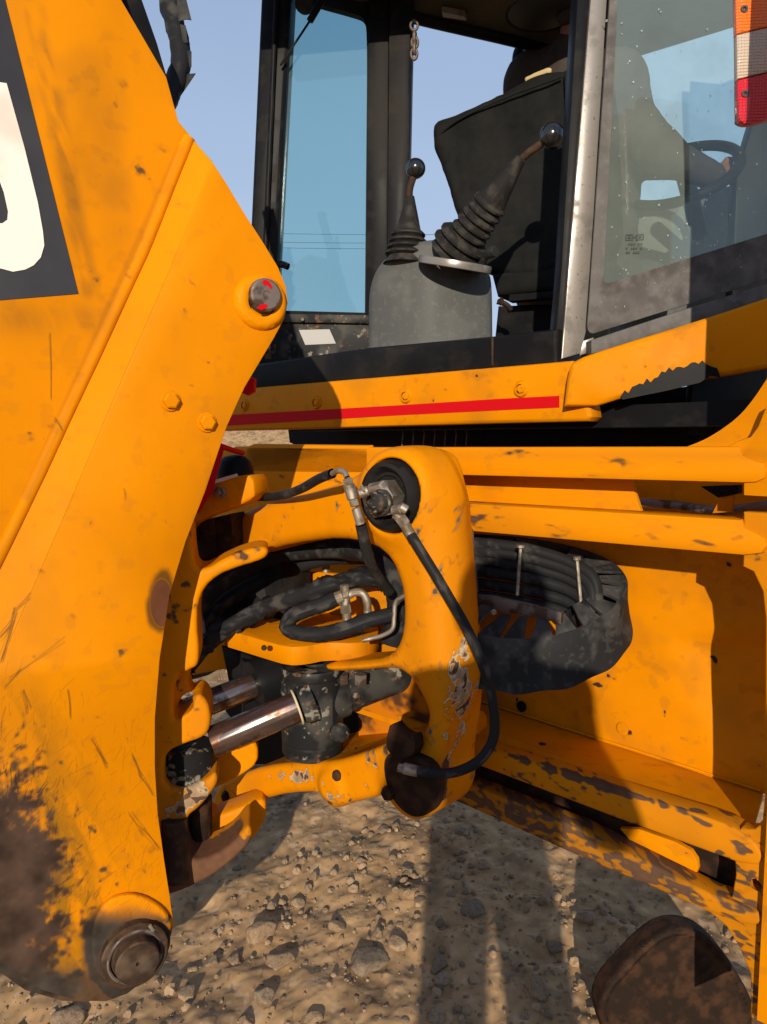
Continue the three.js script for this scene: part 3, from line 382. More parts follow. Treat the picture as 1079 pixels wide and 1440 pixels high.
// --- swing cylinders
{
  const T1 = at(440, 1000, 1.655), dn = V3(0, -1, 0), top = T1.clone().add(V3(0, 0.105, 0));
  const tr = part(loader, 'swing_cylinder', lathe([[0.03, 0], [0.066, 0.001], [0.068, 0.008], [0.068, 0.02], [0.066, 0.024], [0.068, 0.03], [0.068, 0.165], [0.066, 0.168], [0.068, 0.172], [0.068, 0.19], [0.064, 0.199], [0, 0.199]], top, top.clone().add(dn), 48), M.blackChip, 'chipped black swing cylinder with polished rod');
  const a = at(298, 1044, 1.545), b = at(426, 991, 1.6), dir = b.clone().sub(a).normalize(), far = b.clone().addScaledVector(dir, 0.36);
  part(tr, 'rod', lathe([[0, 0], [0.032, 0], [0.033, 0.002], [0.033, 0.19], [0, 0.19]], a, b, 40), M.chrome, 'brownish chromed rod');
  part(tr, 'wiper_ring', (() => { const g = new THREE.TorusGeometry(0.037, 0.0026, 10, 40); g.applyQuaternion(new THREE.Quaternion().setFromUnitVectors(V3(0, 0, 1), dir)); const c = at(426, 991, 1.6).addScaledVector(dir, -0.012); g.translate(c.x, c.y, c.z); return g; })(), M.ring, 'beige wiper ring');
  const gl = b.clone().addScaledVector(dir, -0.006); part(tr, 'gland', lathe([[0.034, 0], [0.041, 0.001], [0.044, 0.006], [0.046, 0.03]], gl, far, 36), M.blackChip);
  const bs = at(455, 982, 1.66); part(tr, 'barrel', lathe([[0, 0], [0.052, 0], [0.056, 0.003], [0.056, 0.045], [0.05, 0.048], [0.05, 0.3], [0, 0.3]], bs, bs.clone().add(at(600, 928, 1.78).sub(bs)), 40), M.blackChip);
  for (const [x, y, r, d] of [[405, 972, 0.016, 1.62], [478, 1030, 0.022, 1.6]]) { const c = at(x, y, d), g = new THREE.SphereGeometry(r, 20, 14); g.scale(1, 1, 0.6); g.translate(c.x, c.y, c.z); part(tr, 'port_boss', boxUV(g), M.blackChip); }
  const rib = at(456, 1000, 1.6); part(tr, 'rib', slab(vplane(456, 1000, 1.6, 10), [[450, 955], [458, 953], [462, 1055], [452, 1058]], { t: 0.02, b: 0.003 }), M.blackChip);
  // second cylinder behind
  const a2 = at(262, 1000, 1.64), b2 = at(362, 962, 1.72), d2 = b2.clone().sub(a2).normalize();
  const c2 = part(loader, 'swing_cylinder', lathe([[0.03, 0], [0.056, 0.004], [0.06, 0.02], [0.06, 0.12], [0.054, 0.125], [0.054, 0.4], [0, 0.4]], b2.clone().addScaledVector(d2, -0.01), b2.clone().add(d2), 36), M.black, 'second swing cylinder, black, behind the first');
  part(c2, 'rod', rod(a2, b2, 0.029, 36), M.chrome);
  part(c2, 'trunnion', rod(at(375, 925, 1.8), at(375, 1010, 1.8), 0.058, 32), M.black);
  part(c2, 'guard_plate', slab(vplane(340, 940, 1.8, -30), [[312, 908], [350, 922], [376, 935], [356, 966], [322, 958]], { t: 0.02 }), M.black);
}

// --- swing post
{
  const KR = rectOf(KP, 190, 720, 400, 1280, 0.05);
  const body = [[190, 800], [250, 748], [269, 733], [272, 775], [276, 800], [292, 800], [315, 786], [345, 773], [370, 768], [379, 773], [377, 783], [364, 790], [335, 798], [308, 809], [288, 826], [279, 850], [278, 880], [281, 912], [280, 936], [268, 945], [262, 965], [266, 985], [280, 975], [293, 988], [297, 1005], [296, 1025], [288, 1038], [262, 1047], [236, 1058], [231, 1075], [233, 1108], [262, 1110], [290, 1098], [304, 1085], [308, 1100], [297, 1118], [280, 1138], [264, 1150], [258, 1170], [262, 1200], [270, 1212], [300, 1206], [330, 1186], [347, 1163], [354, 1164], [356, 1182], [335, 1206], [300, 1234], [258, 1254], [236, 1261], [190, 1262]];
  const q = local(KP, body, 1), sd = polySDF(q), [x0, y0, x1, y1] = bounds(q, 0.02), pk = KP.uv(258, 985), pw = local(KP, [[246, 950], [277, 942], [277, 975], [262, 985], [252, 1010], [244, 1012]], 1), sp = polySDF(pw), s2 = polySDF(local(KP, [[246, 1012], [249, 995], [260, 985], [272, 984], [272, 997], [260, 1007]], 1));
  const tK = planeTex(KP, KR, 512, 1024, (u, v, x, y) => paint(u, v, clamp(0.16 + 0.55 * blob(x, y, 345, 780, 18, 10) + 0.5 * blob(x, y, 245, 865, 12, 22) + 1.3 * sst(45, 15, segd(x, y, 285, 1238, 340, 1196)) * sst(1165, 1190, y) + 0.85 * blob(x, y, 282, 1118, 26, 20) + 0.4 * blob(x, y, 250, 1125, 20, 20) + 0.75 * blob(x, y, 240, 1190, 18, 50) + 0.7 * sst(1238, 1252, y), 0, 1.4), 0.25 * sst(1060, 1140, y), y > 1150 ? [0.1, 0.05, 0.03] : y > 1060 && nm(20, u, v) < 0.6 ? [0.36, 0.28, 0.18] : DARK, y > 1060 && y < 1150 ? [0.42, 0.33, 0.2] : [0.3, 0.13, 0.03]));
  const post = part(loader, 'swing_post', castPart(KP, (x, y, z) => { let s = extr(sd(x, y), z, -0.115, 0, 0.011); s = smax(s, -extr(sp(x, y), z, -0.045, 0.1, 0.01), 0.012); s = smax(s, -extr(s2(x, y), z, -0.12, 0.1, 0.004), 0.006); return s + (vnoise(x * 40, y * 40, z * 40) - 0.5) * 0.002; }, [x0, y0, -0.17], [x1, y1, 0.02], 0.0048, KR), matFrom(tK, { bump: 0.0014 }), 'orange swing post between boom and carriage, chipped and rusty at its foot');
  part(post, 'rod_eye', (() => { const c = at(266, 1079, 1.565), A = c.clone().add(V3(0, 0.052, 0)); return lathe([[0, 0], [0.05, 0], [0.056, 0.006], [0.056, 0.086], [0.05, 0.094], [0, 0.094]], A, A.clone().add(V3(0, -1, 0)), 40); })(), M.blackChip, 'chipped black rod eye');
  // lower knuckle cup below the carriage arm, and the near ear above it
  const LK = vplane(330, 1085, 1.68, 9);
  const kq = local(LK, [[262, 1125], [268, 1075], [330, 1050], [354, 1041], [364, 1048], [364, 1074], [340, 1092], [308, 1108]], 1), ks = polySDF(kq), [a0, b0, a1, b1] = bounds(kq, 0.02);
  part(post, 'knuckle_ear', castPart(LK, (x, y, z) => extr(ks(x, y), z, -0.06, 0, 0.008), [a0, b0, -0.1], [a1, b1, 0.02], 0.005), M.yellow);
  const lk2 = vplane(330, 1160, 1.66, 9); part(post, 'knuckle_ear', slab(lk2, [[250, 1120, 1], [303, 1149, 1], [335, 1137], [368, 1123], [375, 1130], [375, 1152], [362, 1176], [335, 1200], [300, 1222], [250, 1225, 1]], { t: 0.07, b: 0.01, seg: 3, sm: 1 }), M.yellow);
  part(post, 'lower_pin', rod(at(282, 1120, 1.6), at(282, 1205, 1.6), 0.026), M.darkRust);
  part(post, 'foot_post', lathe([[0, 0], [0.024, 0], [0.026, 0.004], [0.026, 0.11], [0.028, 0.115], [0.028, 0.13], [0, 0.13]], at(246, 1150, 1.5), at(248, 1250, 1.5), 24), M.rust, 'rusty pin at the foot of the post');
  part(post, 'cover_strip', slab(vplane(281, 880, 1.68, -50), [[276, 850], [281, 846], [292, 912], [288, 922], [281, 915]], { t: 0.004, b: 0 }), M.dullSteel);
}

// --- boom
{
  const BR = rectOf(BM, -20, -20, 420, 1420, 0.05), W = 768, H = 2048;
  // scratches drawn in the plate's own plane
  const cv = document.createElement('canvas'); cv.width = W; cv.height = H; const cx = cv.getContext('2d'); cx.fillStyle = '#000'; cx.fillRect(0, 0, W, H); cx.strokeStyle = '#fff'; cx.lineCap = 'round';
  const to = (x, y) => { const [u, v] = BM.uv(x, y); return [(u - BR.u) / BR.w * W, (v - BR.v) / BR.h * H]; };
  const line = (x0, y0, x1, y1, w, a = 1, bend = 0) => { cx.globalAlpha = a; cx.lineWidth = w; cx.beginPath(); const [p0, p1] = to(x0, y0), [q0, q1] = to(x1, y1), [m0, m1] = to((x0 + x1) / 2 + bend, (y0 + y1) / 2); cx.moveTo(p0, p1); cx.quadraticCurveTo(m0, m1, q0, q1); cx.stroke(); };
  const r = rng(21);
  for (let i = 0; i < 2200; i++) { const y = 870 + 440 * Math.pow(r(), 0.6), x = 240 * Math.pow(r(), 1.25), dens = sst(860, 1180, y) * (1 - x / 300); if (r() > dens) continue; const a = -1.1 + (r() - 0.5) * 1.3, l = 6 + 34 * r() * r(); line(x, y, x + Math.cos(a) * l, y + Math.sin(a) * l, 0.5 + 1.5 * r() * r() * r(), 0.25 + 0.6 * r() * r(), (r() - 0.5) * 5); }
  for (const [x, y, x1, y1, w] of [[131, 1040, 150, 1076, 4], [136, 1050, 151, 1078, 3], [187, 1062, 200, 1094, 4], [196, 1088, 217, 1118, 4], [184, 1143, 205, 1172, 8], [200, 1165, 226, 1196, 6], [52, 1118, 70, 1095, 5], [97, 968, 100, 1008, 2.5], [33, 970, 42, 1000, 6], [14, 955, 92, 900, 1.6], [30, 940, 8, 970, 3], [75, 465, 77, 560, 2.4], [82, 588, 92, 606, 2.4], [20, 862, 44, 838, 4], [2, 930, 22, 860, 6], [0, 900, 18, 878, 7], [175, 690, 178, 700, 2], [120, 1270, 128, 1255, 6], [133, 1262, 140, 1250, 5]]) for (let k = 0; k < 7; k++) line(x + (r() - 0.5) * w * 1.3, y + (r() - 0.5) * 8, x1 + (r() - 0.5) * w * 1.3, y1 + (r() - 0.5) * 10, 0.5 + 0.22 * w * r(), 0.4 + 0.3 * r(), 2);
  const px = cx.getImageData(0, 0, W, H).data;
  const tB = planeTex(BM, BR, W, H, (u, v, x, y, i, j) => {
    const sc = px[(j * W + i) * 4] / 255, nn = nm(2, u, v), n2 = nm(12, u, v), fib = nm(12, u * 1.2 + v * 0.4, v * 0.3);
    const e = Math.hypot((x + 40) / 150, (y - 1335) / 265), rust = sst(1.12, 0.82, e + (nn - 0.5) * 0.4 + (n2 - 0.5) * 0.35 + (nm(30, u, v) - 0.5) * 0.45 - sc * 0.25), fringe = sst(1.75, 1.0, e + (nn - 0.5) * 0.4 + (fib - 0.5) * 0.8);
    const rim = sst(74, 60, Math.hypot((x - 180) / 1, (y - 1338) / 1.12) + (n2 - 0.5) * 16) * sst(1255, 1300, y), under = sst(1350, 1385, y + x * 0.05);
    let c = paint(u, v, -0.03 + 0.26 * blob(x, y, 262, 125, 30, 30) + 0.4 * fringe, 0.12 * sst(0.6, 0.8, nn) + 0.4 * blob(x, y, 40, 445, 140, 26) * fib * 1.6 + 0.5 * sst(22, 4, segd(x, y, 55, 0, 132, 400)) * (0.3 + fib) * sst(0.3, 0.6, fib) + 0.15 * sst(60, 10, segd(x, y, 120, 90, 150, 250)) + 0.3 * sst(9, 2, segd(x, y, 262, 200, 40, 700)), DARK, [0.25, 0.12, 0.02]);
    c = [...mix3(c, [0.15, 0.085, 0.008], fringe * 0.75 * sst(0.3, 0.75, fib)), c[3] + fringe * 0.1, c[4]];
    c = [...mix3(c, mix3([0.07, 0.05, 0.01], [0.03, 0.022, 0.012], n2), sc * 0.85), lerp(c[3], 0.6, sc), c[4] - 0.15 * sc];
    c = [...mix3(c, mix3([0.028, 0.017, 0.012], [0.085, 0.052, 0.036], n2), rust), lerp(c[3], 0.7, rust), lerp(c[4], 0.4 + 0.3 * n2, rust)];
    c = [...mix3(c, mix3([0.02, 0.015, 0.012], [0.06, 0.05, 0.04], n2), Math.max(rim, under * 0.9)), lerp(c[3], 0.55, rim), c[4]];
    const pd = Math.hypot((x - 228) / 17, (y - 848) / 36); const patch = sst(1.0, 0.9, pd), soot = sst(1.5, 1.0, pd + (n2 - 0.5) * 0.5) * (1 - patch);
    c = [...mix3(c, mix3([0.09, 0.03, 0.012], [0.15, 0.06, 0.028], n2), patch), lerp(c[3], 0.6, patch), c[4]]; c = [...mix3(c, [0.06, 0.035, 0.01], soot * 0.85), c[3], c[4]];
    return c; });
  const mB = matFrom(tB, { bump: 0.0012});
  const edge = [[252, 170], [278, 200], [300, 228], [318, 255], [345, 300], [372, 342], [392, 375], [403, 402], [406, 425], [401, 448], [386, 476], [345, 545], [320, 600], [290, 690], [262, 762], [240, 835], [226, 925], [219, 1010], [219, 1080], [223, 1145], [232, 1210], [240, 1262], [245, 1300], [240, 1322], [228, 1348], [208, 1376], [180, 1398], [150, 1409], [112, 1408], [60, 1393], [0, 1350], [-120, 1240], [-200, 1100], [-200, 990]];
  const sil = [[-160, -120], [130, -120], [172, 0], [235, 108], ...edge];
  // raised cheek plate with a broad bevel along its upper left side
  const ch = [[300, 228], ...edge.slice(3), [-200, 1240], [0, 935], [97, 711], [171, 536], [239, 380]];
  const cheek = slab(BM, ch, { t: 0.05, b: 0.0025, seg: 2, rect: BR });
  const RB = BM.off(-0.042), L1 = [[262, 190], [200, 345], [183, 382], [142, 470], [92, 575], [0, 765], [-200, 1130]], L2 = [[300, 228], [239, 380], [225, 412], [171, 536], [97, 711], [0, 935], [-200, 1240]];
  const strip = (A, B) => { const pos = []; for (let i = 0; i < A.length - 1; i++) { const a = A[i], b = A[i + 1], c = B[i], d = B[i + 1]; pos.push(...a.toArray(), ...b.toArray(), ...c.toArray(), ...b.toArray(), ...d.toArray(), ...c.toArray()); } const g = new THREE.BufferGeometry(); g.setAttribute('position', new THREE.Float32BufferAttribute(pos, 3)); g.computeVertexNormals(); return g; };
  const uvOf = (g) => { const p = g.attributes.position, uv = []; for (let i = 0; i < p.count; i++) { const q = V3().fromBufferAttribute(p, i).sub(BM.O); uv.push((q.dot(BM.U) - BR.u) / BR.w, (q.dot(BM.V) - BR.v) / BR.h); } g.setAttribute('uv', new THREE.Float32BufferAttribute(uv, 2)); return g; };
  const l1 = L1.map(([x, y]) => RB.hit(x, y)), l2 = L2.map(([x, y]) => BM.hit(x, y).addScaledVector(BM.N, -0.0015)), l3 = L1.map(([x, y], i) => RB.hit(lerp(x, L2[i][0], 0.24), lerp(y, L2[i][1], 0.2)).addScaledVector(BM.N, 0.004));
  const bev = uvOf(strip(l3, l2)), endTri = uvOf(strip([l1[0], RB.hit(300, 228)], [l3[0], l2[0]]));
  const bead = uvOf(clean(tube(L1.map(([x, y], i) => RB.hit(lerp(x, L2[i][0], 0.11), lerp(y, L2[i][1], 0.1)).addScaledVector(BM.N, -0.001)), 0.0115, { rad: 14, rf: (t, s) => 1 + 0.06 * (noise(t * 6, s) - 0.5) })));
  const boom = part(loader, 'boom', merge(cheek, bev, endTri), mB, 'big orange boom side plate, scratched and rusty towards its lower end');
  part(boom, 'weld_bead', bead, mB);
  const shell = part(boom, 'boom_box', slab(RB, [[-160, -120], [130, -120], [172, 0], [235, 108], [252, 170], [300, 228], [345, 300], [392, 375], [403, 402], [405, 425], [385, 474], [345, 545], [316, 600], [250, 720], [-200, 1200]], { t: 0.2, b: 0.003, rect: BR }), mB);
  part(boom, 'far_cheek', slab(BM.off(-0.19), ch.map(([x, y]) => [x - 24, y]), { t: 0.03, b: 0.002, rect: BR }), mB);
  const D1 = RB.off(0.0015), D2 = RB.off(0.003);
  const dec = part(boom, 'decal', slab(D1, [[-170, -120], [-22, -120], [0, -30], [8, 0], [111, 413], [0, 422], [-170, 436]], { t: 0.001, b: 0 }), M.decal, 'dark grey sticker panel');
  part(dec, 'letter', slab(D2, [[-30, 111], [10, 117], [35, 207], [54, 285], [61, 325], [63, 345], [58, 362], [48, 373], [36, 379], [19, 382], [0, 377], [-90, 352], [-90, 300], [-20, 313], [4, 314], [11, 309], [12, 297], [6, 270], [0, 254]], { t: 0.001, b: 0 }), M.white, 'rounded white letter stroke');
  // upper pin
  const pc = on(BM, 367, 425), pin = part(boom, 'upper_pin', lathe([[0, 0.024], [0.006, 0.024], [0.007, 0.0255], [0.026, 0.0255], [0.03, 0.022], [0.031, 0.01], [0.031, 0]], on(BM, 369, 417), on(BM, 369, 417, 1), 36), M.dullSteel, 'dark round pin with traces of red paint');
  part(boom, 'pin_boss', lathe([[0.028, 0.012], [0.034, 0.014], [0.044, 0.013], [0.05, 0.008], [0.053, 0.0]], on(BM, 367, 425, -0.001), on(BM, 367, 425, 1), 40), M.yellow);
  for (const q of [[[369, 396], [373, 393], [379, 395], [384, 403], [382, 407], [377, 401], [372, 401]], [[362, 433], [366, 429], [373, 427], [378, 429], [374, 434], [368, 436]]]) part(pin, 'paint_mark', slab(BM.off(0.0262), q, { t: 0.001, b: 0 }), M.red);
  for (const [x, y] of [[240, 564], [291, 594]]) { const b = part(boom, 'bolt', hex(on(BM, x, y, 0.004), on(BM, x, y, 0.014), 0.0145, 0.002), M.yellow); part(b, 'washer', rod(on(BM, x, y, 0), on(BM, x, y, 0.0045), 0.0185), M.yellow); }
  // lower pin: stepped collars
  const L0 = on(BM, 186, 1332), Ln = L0.clone().add(BM.N);
  const lp = part(boom, 'lower_pin', lathe([[0.069, 0], [0.069, 0.008], [0.066, 0.0105], [0.061, 0.0105], [0.06, 0.013], [0.06, 0.028], [0.057, 0.031], [0.046, 0.031], [0.044, 0.027], [0.04, 0.027], [0.039, 0.03], [0.039, 0.05], [0.0365, 0.053], [0.004, 0.053], [0.003, 0.045], [0, 0.045]], L0, Ln, 56), M.rust, 'rusty stepped lower pin');
  part(lp, 'grease_ring', lathe([[0.0445, 0.027], [0.0445, 0.0315], [0.047, 0.0325], [0.05, 0.0312]], L0, Ln, 48), M.dullSteel);
  part(boom, 'lower_boss', slab(BM.off(0.012), chaikin([[128, 1330], [134, 1290], [158, 1262], [195, 1256], [232, 1276], [244, 1300], [239, 1324], [226, 1350], [205, 1376], [160, 1392], [134, 1370]], 2), { t: 0.014, b: 0.006, seg: 3, rect: BR }), mB);
  part(lp, 'grease_bolt', merge(hex(at(166, 1378, 1.36), at(172, 1386, 1.34), 0.009), rod(at(160, 1392, 1.37), at(167, 1380, 1.36), 0.007)), M.steel, 'bright small bolt');
  part(lp, 'lock_tab', slab(BM.off(0.034), [[209, 1303], [214, 1301], [219, 1308], [215, 1312]], { t: 0.006, b: 0.001 }), M.steel);
  // black bar and tattered hose wrap behind the upper edge
  const bar = part(boom, 'boom_rear_bar', slab(BM.off(-0.1), [[120, -120], [172, -60], [201, 0], [222, 60], [236, 108], [250, 170], [225, 130], [170, 0]], { t: 0.03, b: 0.003 }), M.black);
  const hp = [[228, -60, 1.72], [238, 0, 1.7], [246, 30, 1.69], [253, 60, 1.68], [255, 90, 1.67], [248, 112, 1.66], [238, 135, 1.64], [226, 160, 1.6]], hr = rng(4);
  part(loader, 'wrapped_hose', tube(hp, 0.02, { rad: 18, rf: (t, s) => 0.85 + 0.35 * noise(t * 2.5, s) }), M.hose, 'black wrapped hose with torn sleeve behind the boom');
  const flap = (pts, d) => slab(vplane(pts[0][0], pts[0][1], d, 10), pts, { t: 0.002, b: 0 });
  const wr = loader.children[loader.children.length - 1];
  for (const f of [[[248, -20], [258, -20], [270, 28], [262, 27], [252, 30]], [[254, 34], [262, 36], [264, 56], [265, 60], [258, 60]], [[260, 70], [270, 72], [270, 94], [262, 95]], [[262, 104], [276, 103], [266, 118], [255, 134], [250, 120]]]) part(wr, 'torn_sleeve', flap(f, 1.66), M.rubber);
}

// --- hoses inside the carriage window
{
  const bub = (a) => (t, s) => 1 + a * (sst(0.58, 0.8, nb(3, t * 1.6 + 0.1, s)) + 0.5 * (noise(t * 3, s * 2) - 0.5));
  const W1 = [[[262, 940, 1.6], [285, 912, 1.64], [320, 884, 1.68], [365, 858, 1.7], [410, 842, 1.68], [450, 828, 1.66], [490, 816, 1.66], [530, 814, 1.68], [560, 830, 1.74]], 0.0185], W2 = [[[250, 880, 1.72], [300, 826, 1.78], [345, 796, 1.82], [400, 776, 1.82], [460, 769, 1.78], [515, 774, 1.72], [545, 792, 1.66], [560, 825, 1.62], [562, 865, 1.6], [552, 905, 1.6]], 0.027], W3 = [[[262, 905, 1.74], [310, 852, 1.8], [350, 826, 1.84], [400, 803, 1.86], [450, 788, 1.84], [500, 783, 1.82], [545, 788, 1.8]], 0.017], W5 = [[[255, 870, 1.8], [310, 815, 1.86], [360, 785, 1.9], [430, 772, 1.9], [500, 772, 1.86]], 0.018], W6 = [[[262, 915, 1.7], [312, 868, 1.76], [352, 848, 1.78], [400, 826, 1.78], [450, 806, 1.77], [500, 800, 1.76], [545, 806, 1.78]], 0.014], W4 = [[[250, 925, 1.72], [300, 880, 1.82], [340, 842, 1.9], [420, 812, 1.95]], 0.02];
  for (const [[p, rr], a, l] of [[W1, 0.55, 'thick wrapped hose with blistered sleeve'], [W2, 0.1, 'thick black hose curving under the upper arm'], [W3, 0.08], [W4, 0.08], [W5, 0.06]]) part(loader, 'bundled_hose', tube(p, rr, { rad: 20, rf: bub(a) }), M.hose, l);
  part(loader, 'bundled_hose', tube([[474, 842, 1.57], [455, 850, 1.57], [428, 859, 1.57], [411, 868, 1.58], [404, 880, 1.59], [416, 889, 1.58], [445, 892, 1.57], [480, 886, 1.56], [520, 872, 1.56], [562, 862, 1.57]], 0.0158, { rad: 18, rf: bub(0.12) }), M.hose, 'black hose folded back in a tight loop');
  const fit = part(loader, 'hose_fitting', merge(rod(at(467, 844, 1.57), at(484, 838, 1.57), 0.014), hex(at(484, 838, 1.57), at(492, 836, 1.57), 0.0125), rod(at(485, 822, 1.57), at(489, 872, 1.57), 0.0095), hex(at(486, 850, 1.57), at(488, 862, 1.57), 0.0125)), M.steel, 'steel tee fitting on the looped hose');
  part(fit, 'bent_pipe', tube([[490, 838, 1.57], [500, 833, 1.57], [510, 834, 1.57], [516, 843, 1.57], [518, 862, 1.57]], 0.0085), M.steel);
  part(loader, 'thin_pipe', tube([[578, 835, 1.46], [566, 839, 1.47], [557, 848, 1.48], [555, 868, 1.48], [553, 884, 1.48], [540, 893, 1.49], [522, 898, 1.5], [510, 901, 1.5]], 0.0045), M.steel, 'thin bent steel pipe');
  part(loader, 'cross_pipe', rod(at(459, 780, 1.9), at(459, 812, 1.9), 0.01), M.steel);
  // dark pump housing and plates further in
  part(loader, 'inner_plate', merge(slab(vplane(420, 850, 1.95, -42), [[398, 800], [560, 815], [560, 930], [398, 900]], { t: 0.02 })), M.yellow);
  part(loader, 'inner_housing', merge(slab(vplane(330, 850, 1.92, -42), [[255, 790], [395, 770], [395, 880], [255, 960]], { t: 0.1, b: 0.01 }), rod(at(378, 826, 1.92), at(378, 826, 1.84), 0.035)), M.black);
  part(loader, 'inner_arm', slab(vplane(300, 920, 1.85, -30), [[270, 905], [316, 895], [322, 940], [270, 950]], { t: 0.05, b: 0.006 }), M.yellow);
}

// --- hose tray at the back plate
{
  const rim = chaikin([[600, 860], [650, 884], [690, 896], [730, 899], [770, 896], [810, 886], [845, 869], [870, 848], [883, 824], [879, 804], [860, 788], [830, 775], [795, 765], [750, 757], [700, 752], [600, 748]], 3);
  const dep = (x, y) => 1.40 + (897 - y) / 145 * 0.24 + (x - 770) * -0.0002;
  const P3 = rim.map(([x, y]) => at(x, y, dep(x, y))), C = P3.reduce((a, p) => a.add(p), V3()).multiplyScalar(1 / P3.length), n = P3.length;
  const grid = (rows, close) => { const pos = [], idx = [], m = rows[0].length; rows.forEach((r) => r.forEach((p) => pos.push(p.x, p.y, p.z))); for (let j = 0; j < rows.length - 1; j++) for (let i = 0; i < m - (close ? 0 : 1); i++) { const a = j * m + i, b = j * m + ((i + 1) % m); idx.push(a, b, a + m, b, b + m, a + m); } const g = new THREE.BufferGeometry(); g.setAttribute('position', new THREE.Float32BufferAttribute(pos, 3)); g.setIndex(idx); return g; };
  const hgt = (i) => 0.1 + 0.0025 * Math.sin(i * 0.5) - 0.03 * sst(0.5, 1, (P3[i].y - C.y) / 0.1), rows = [];
  for (const [f, o] of [[0, 0], [0.05, 0.0035], [0.35, 0.004], [0.7, 0.009], [1, 0.016], [1.0, 0.012], [0.7, 0.004], [0.05, -0.002], [0, -0.003], [0, 0]]) rows.push(P3.map((p, i) => { const d = p.clone().sub(C).setY(0).normalize(); return p.clone().addScaledVector(d, o).add(V3(0, -f * hgt(i), 0)); }));
  let g = grid(rows, true); g = boxUV(toCreasedNormals(g, 0.9));
  const tray = part(loader, 'hose_tray', g, M.rubber, 'black rubber hose tray with folded tabs');
  const TN = 17; for (let k = 0; k < TN; k++) { const i0 = Math.round((k + 0.08) / TN * n), i1 = Math.round((k + 0.86) / TN * n) % n; if (i0 >= n) continue; const a = P3[i0], b = P3[i1], lift = V3(0, 0.008 + 0.006 * R0(), 0), w = 0.3 + 0.05 * R0(); const far = a.y > C.y + 0.03; if (far && k % 2) continue;
    const q = a.clone().lerp(C, w).add(lift), s = b.clone().lerp(C, w).add(lift), m1 = q.clone().lerp(s, 0.22), m2 = q.clone().lerp(s, 0.78); part(tray, 'tab', prism([a, b, m2, m1], V3(0, -0.005, 0)), M.rubber); }
  // hoses lying in the tray
  const hs = [[762, 800, 0.012], [770, 808, 0.013], [780, 814, 0.011], [792, 822, 0.013], [806, 832, 0.012], [818, 840, 0.01]];
  hs.forEach(([y0, y1, r2], k) => part(tray, 'tray_hose', tube([[560, y0 - 10 + k * 2, 1.72], [655, y0 + k * 3, 1.62], [700, y0 + 4 + k * 3.4, 1.58], [750, y0 + 12 + k * 3.6, 1.55], [800, y0 + 28 + k * 3.2, 1.52], [834 - k * 4, y0 + 50 + k * 1.6, 1.49], [842 - k * 8, 862, 1.47]], r2, { rad: 14 }), M.hose));
  part(tray, 'tray_bar', slab(vplane(730, 860, 1.46, -36), [[650, 836], [690, 838], [772, 856], [790, 862], [789, 878], [776, 874], [690, 856], [650, 852]], { t: 0.012, b: 0.001 }), M.dullSteel, 'flat dark bar across the tray');
  for (const [x, y, x1, y1] of [[733, 768, 728, 838], [812, 785, 818, 852], [838, 822, 826, 842]]) part(tray, 'tray_screw', merge(rod(at(x, y, 1.5), at(x1, y1, 1.48), 0.0035, 10), rod(at(x, y - 2, 1.5), at(x, y + 3, 1.5), 0.008, 10)), M.steel);
  for (const [x, y] of [[695, 861], [776, 869]]) part(tray, 'tray_bolt', hex(at(x, y, 1.44), at(x, y, 1.43), 0.006), M.steel);
  part(loader, 'upright_pipe', rod(at(660, 745, 1.5), at(667, 835, 1.52), 0.009), M.dullSteel);
}

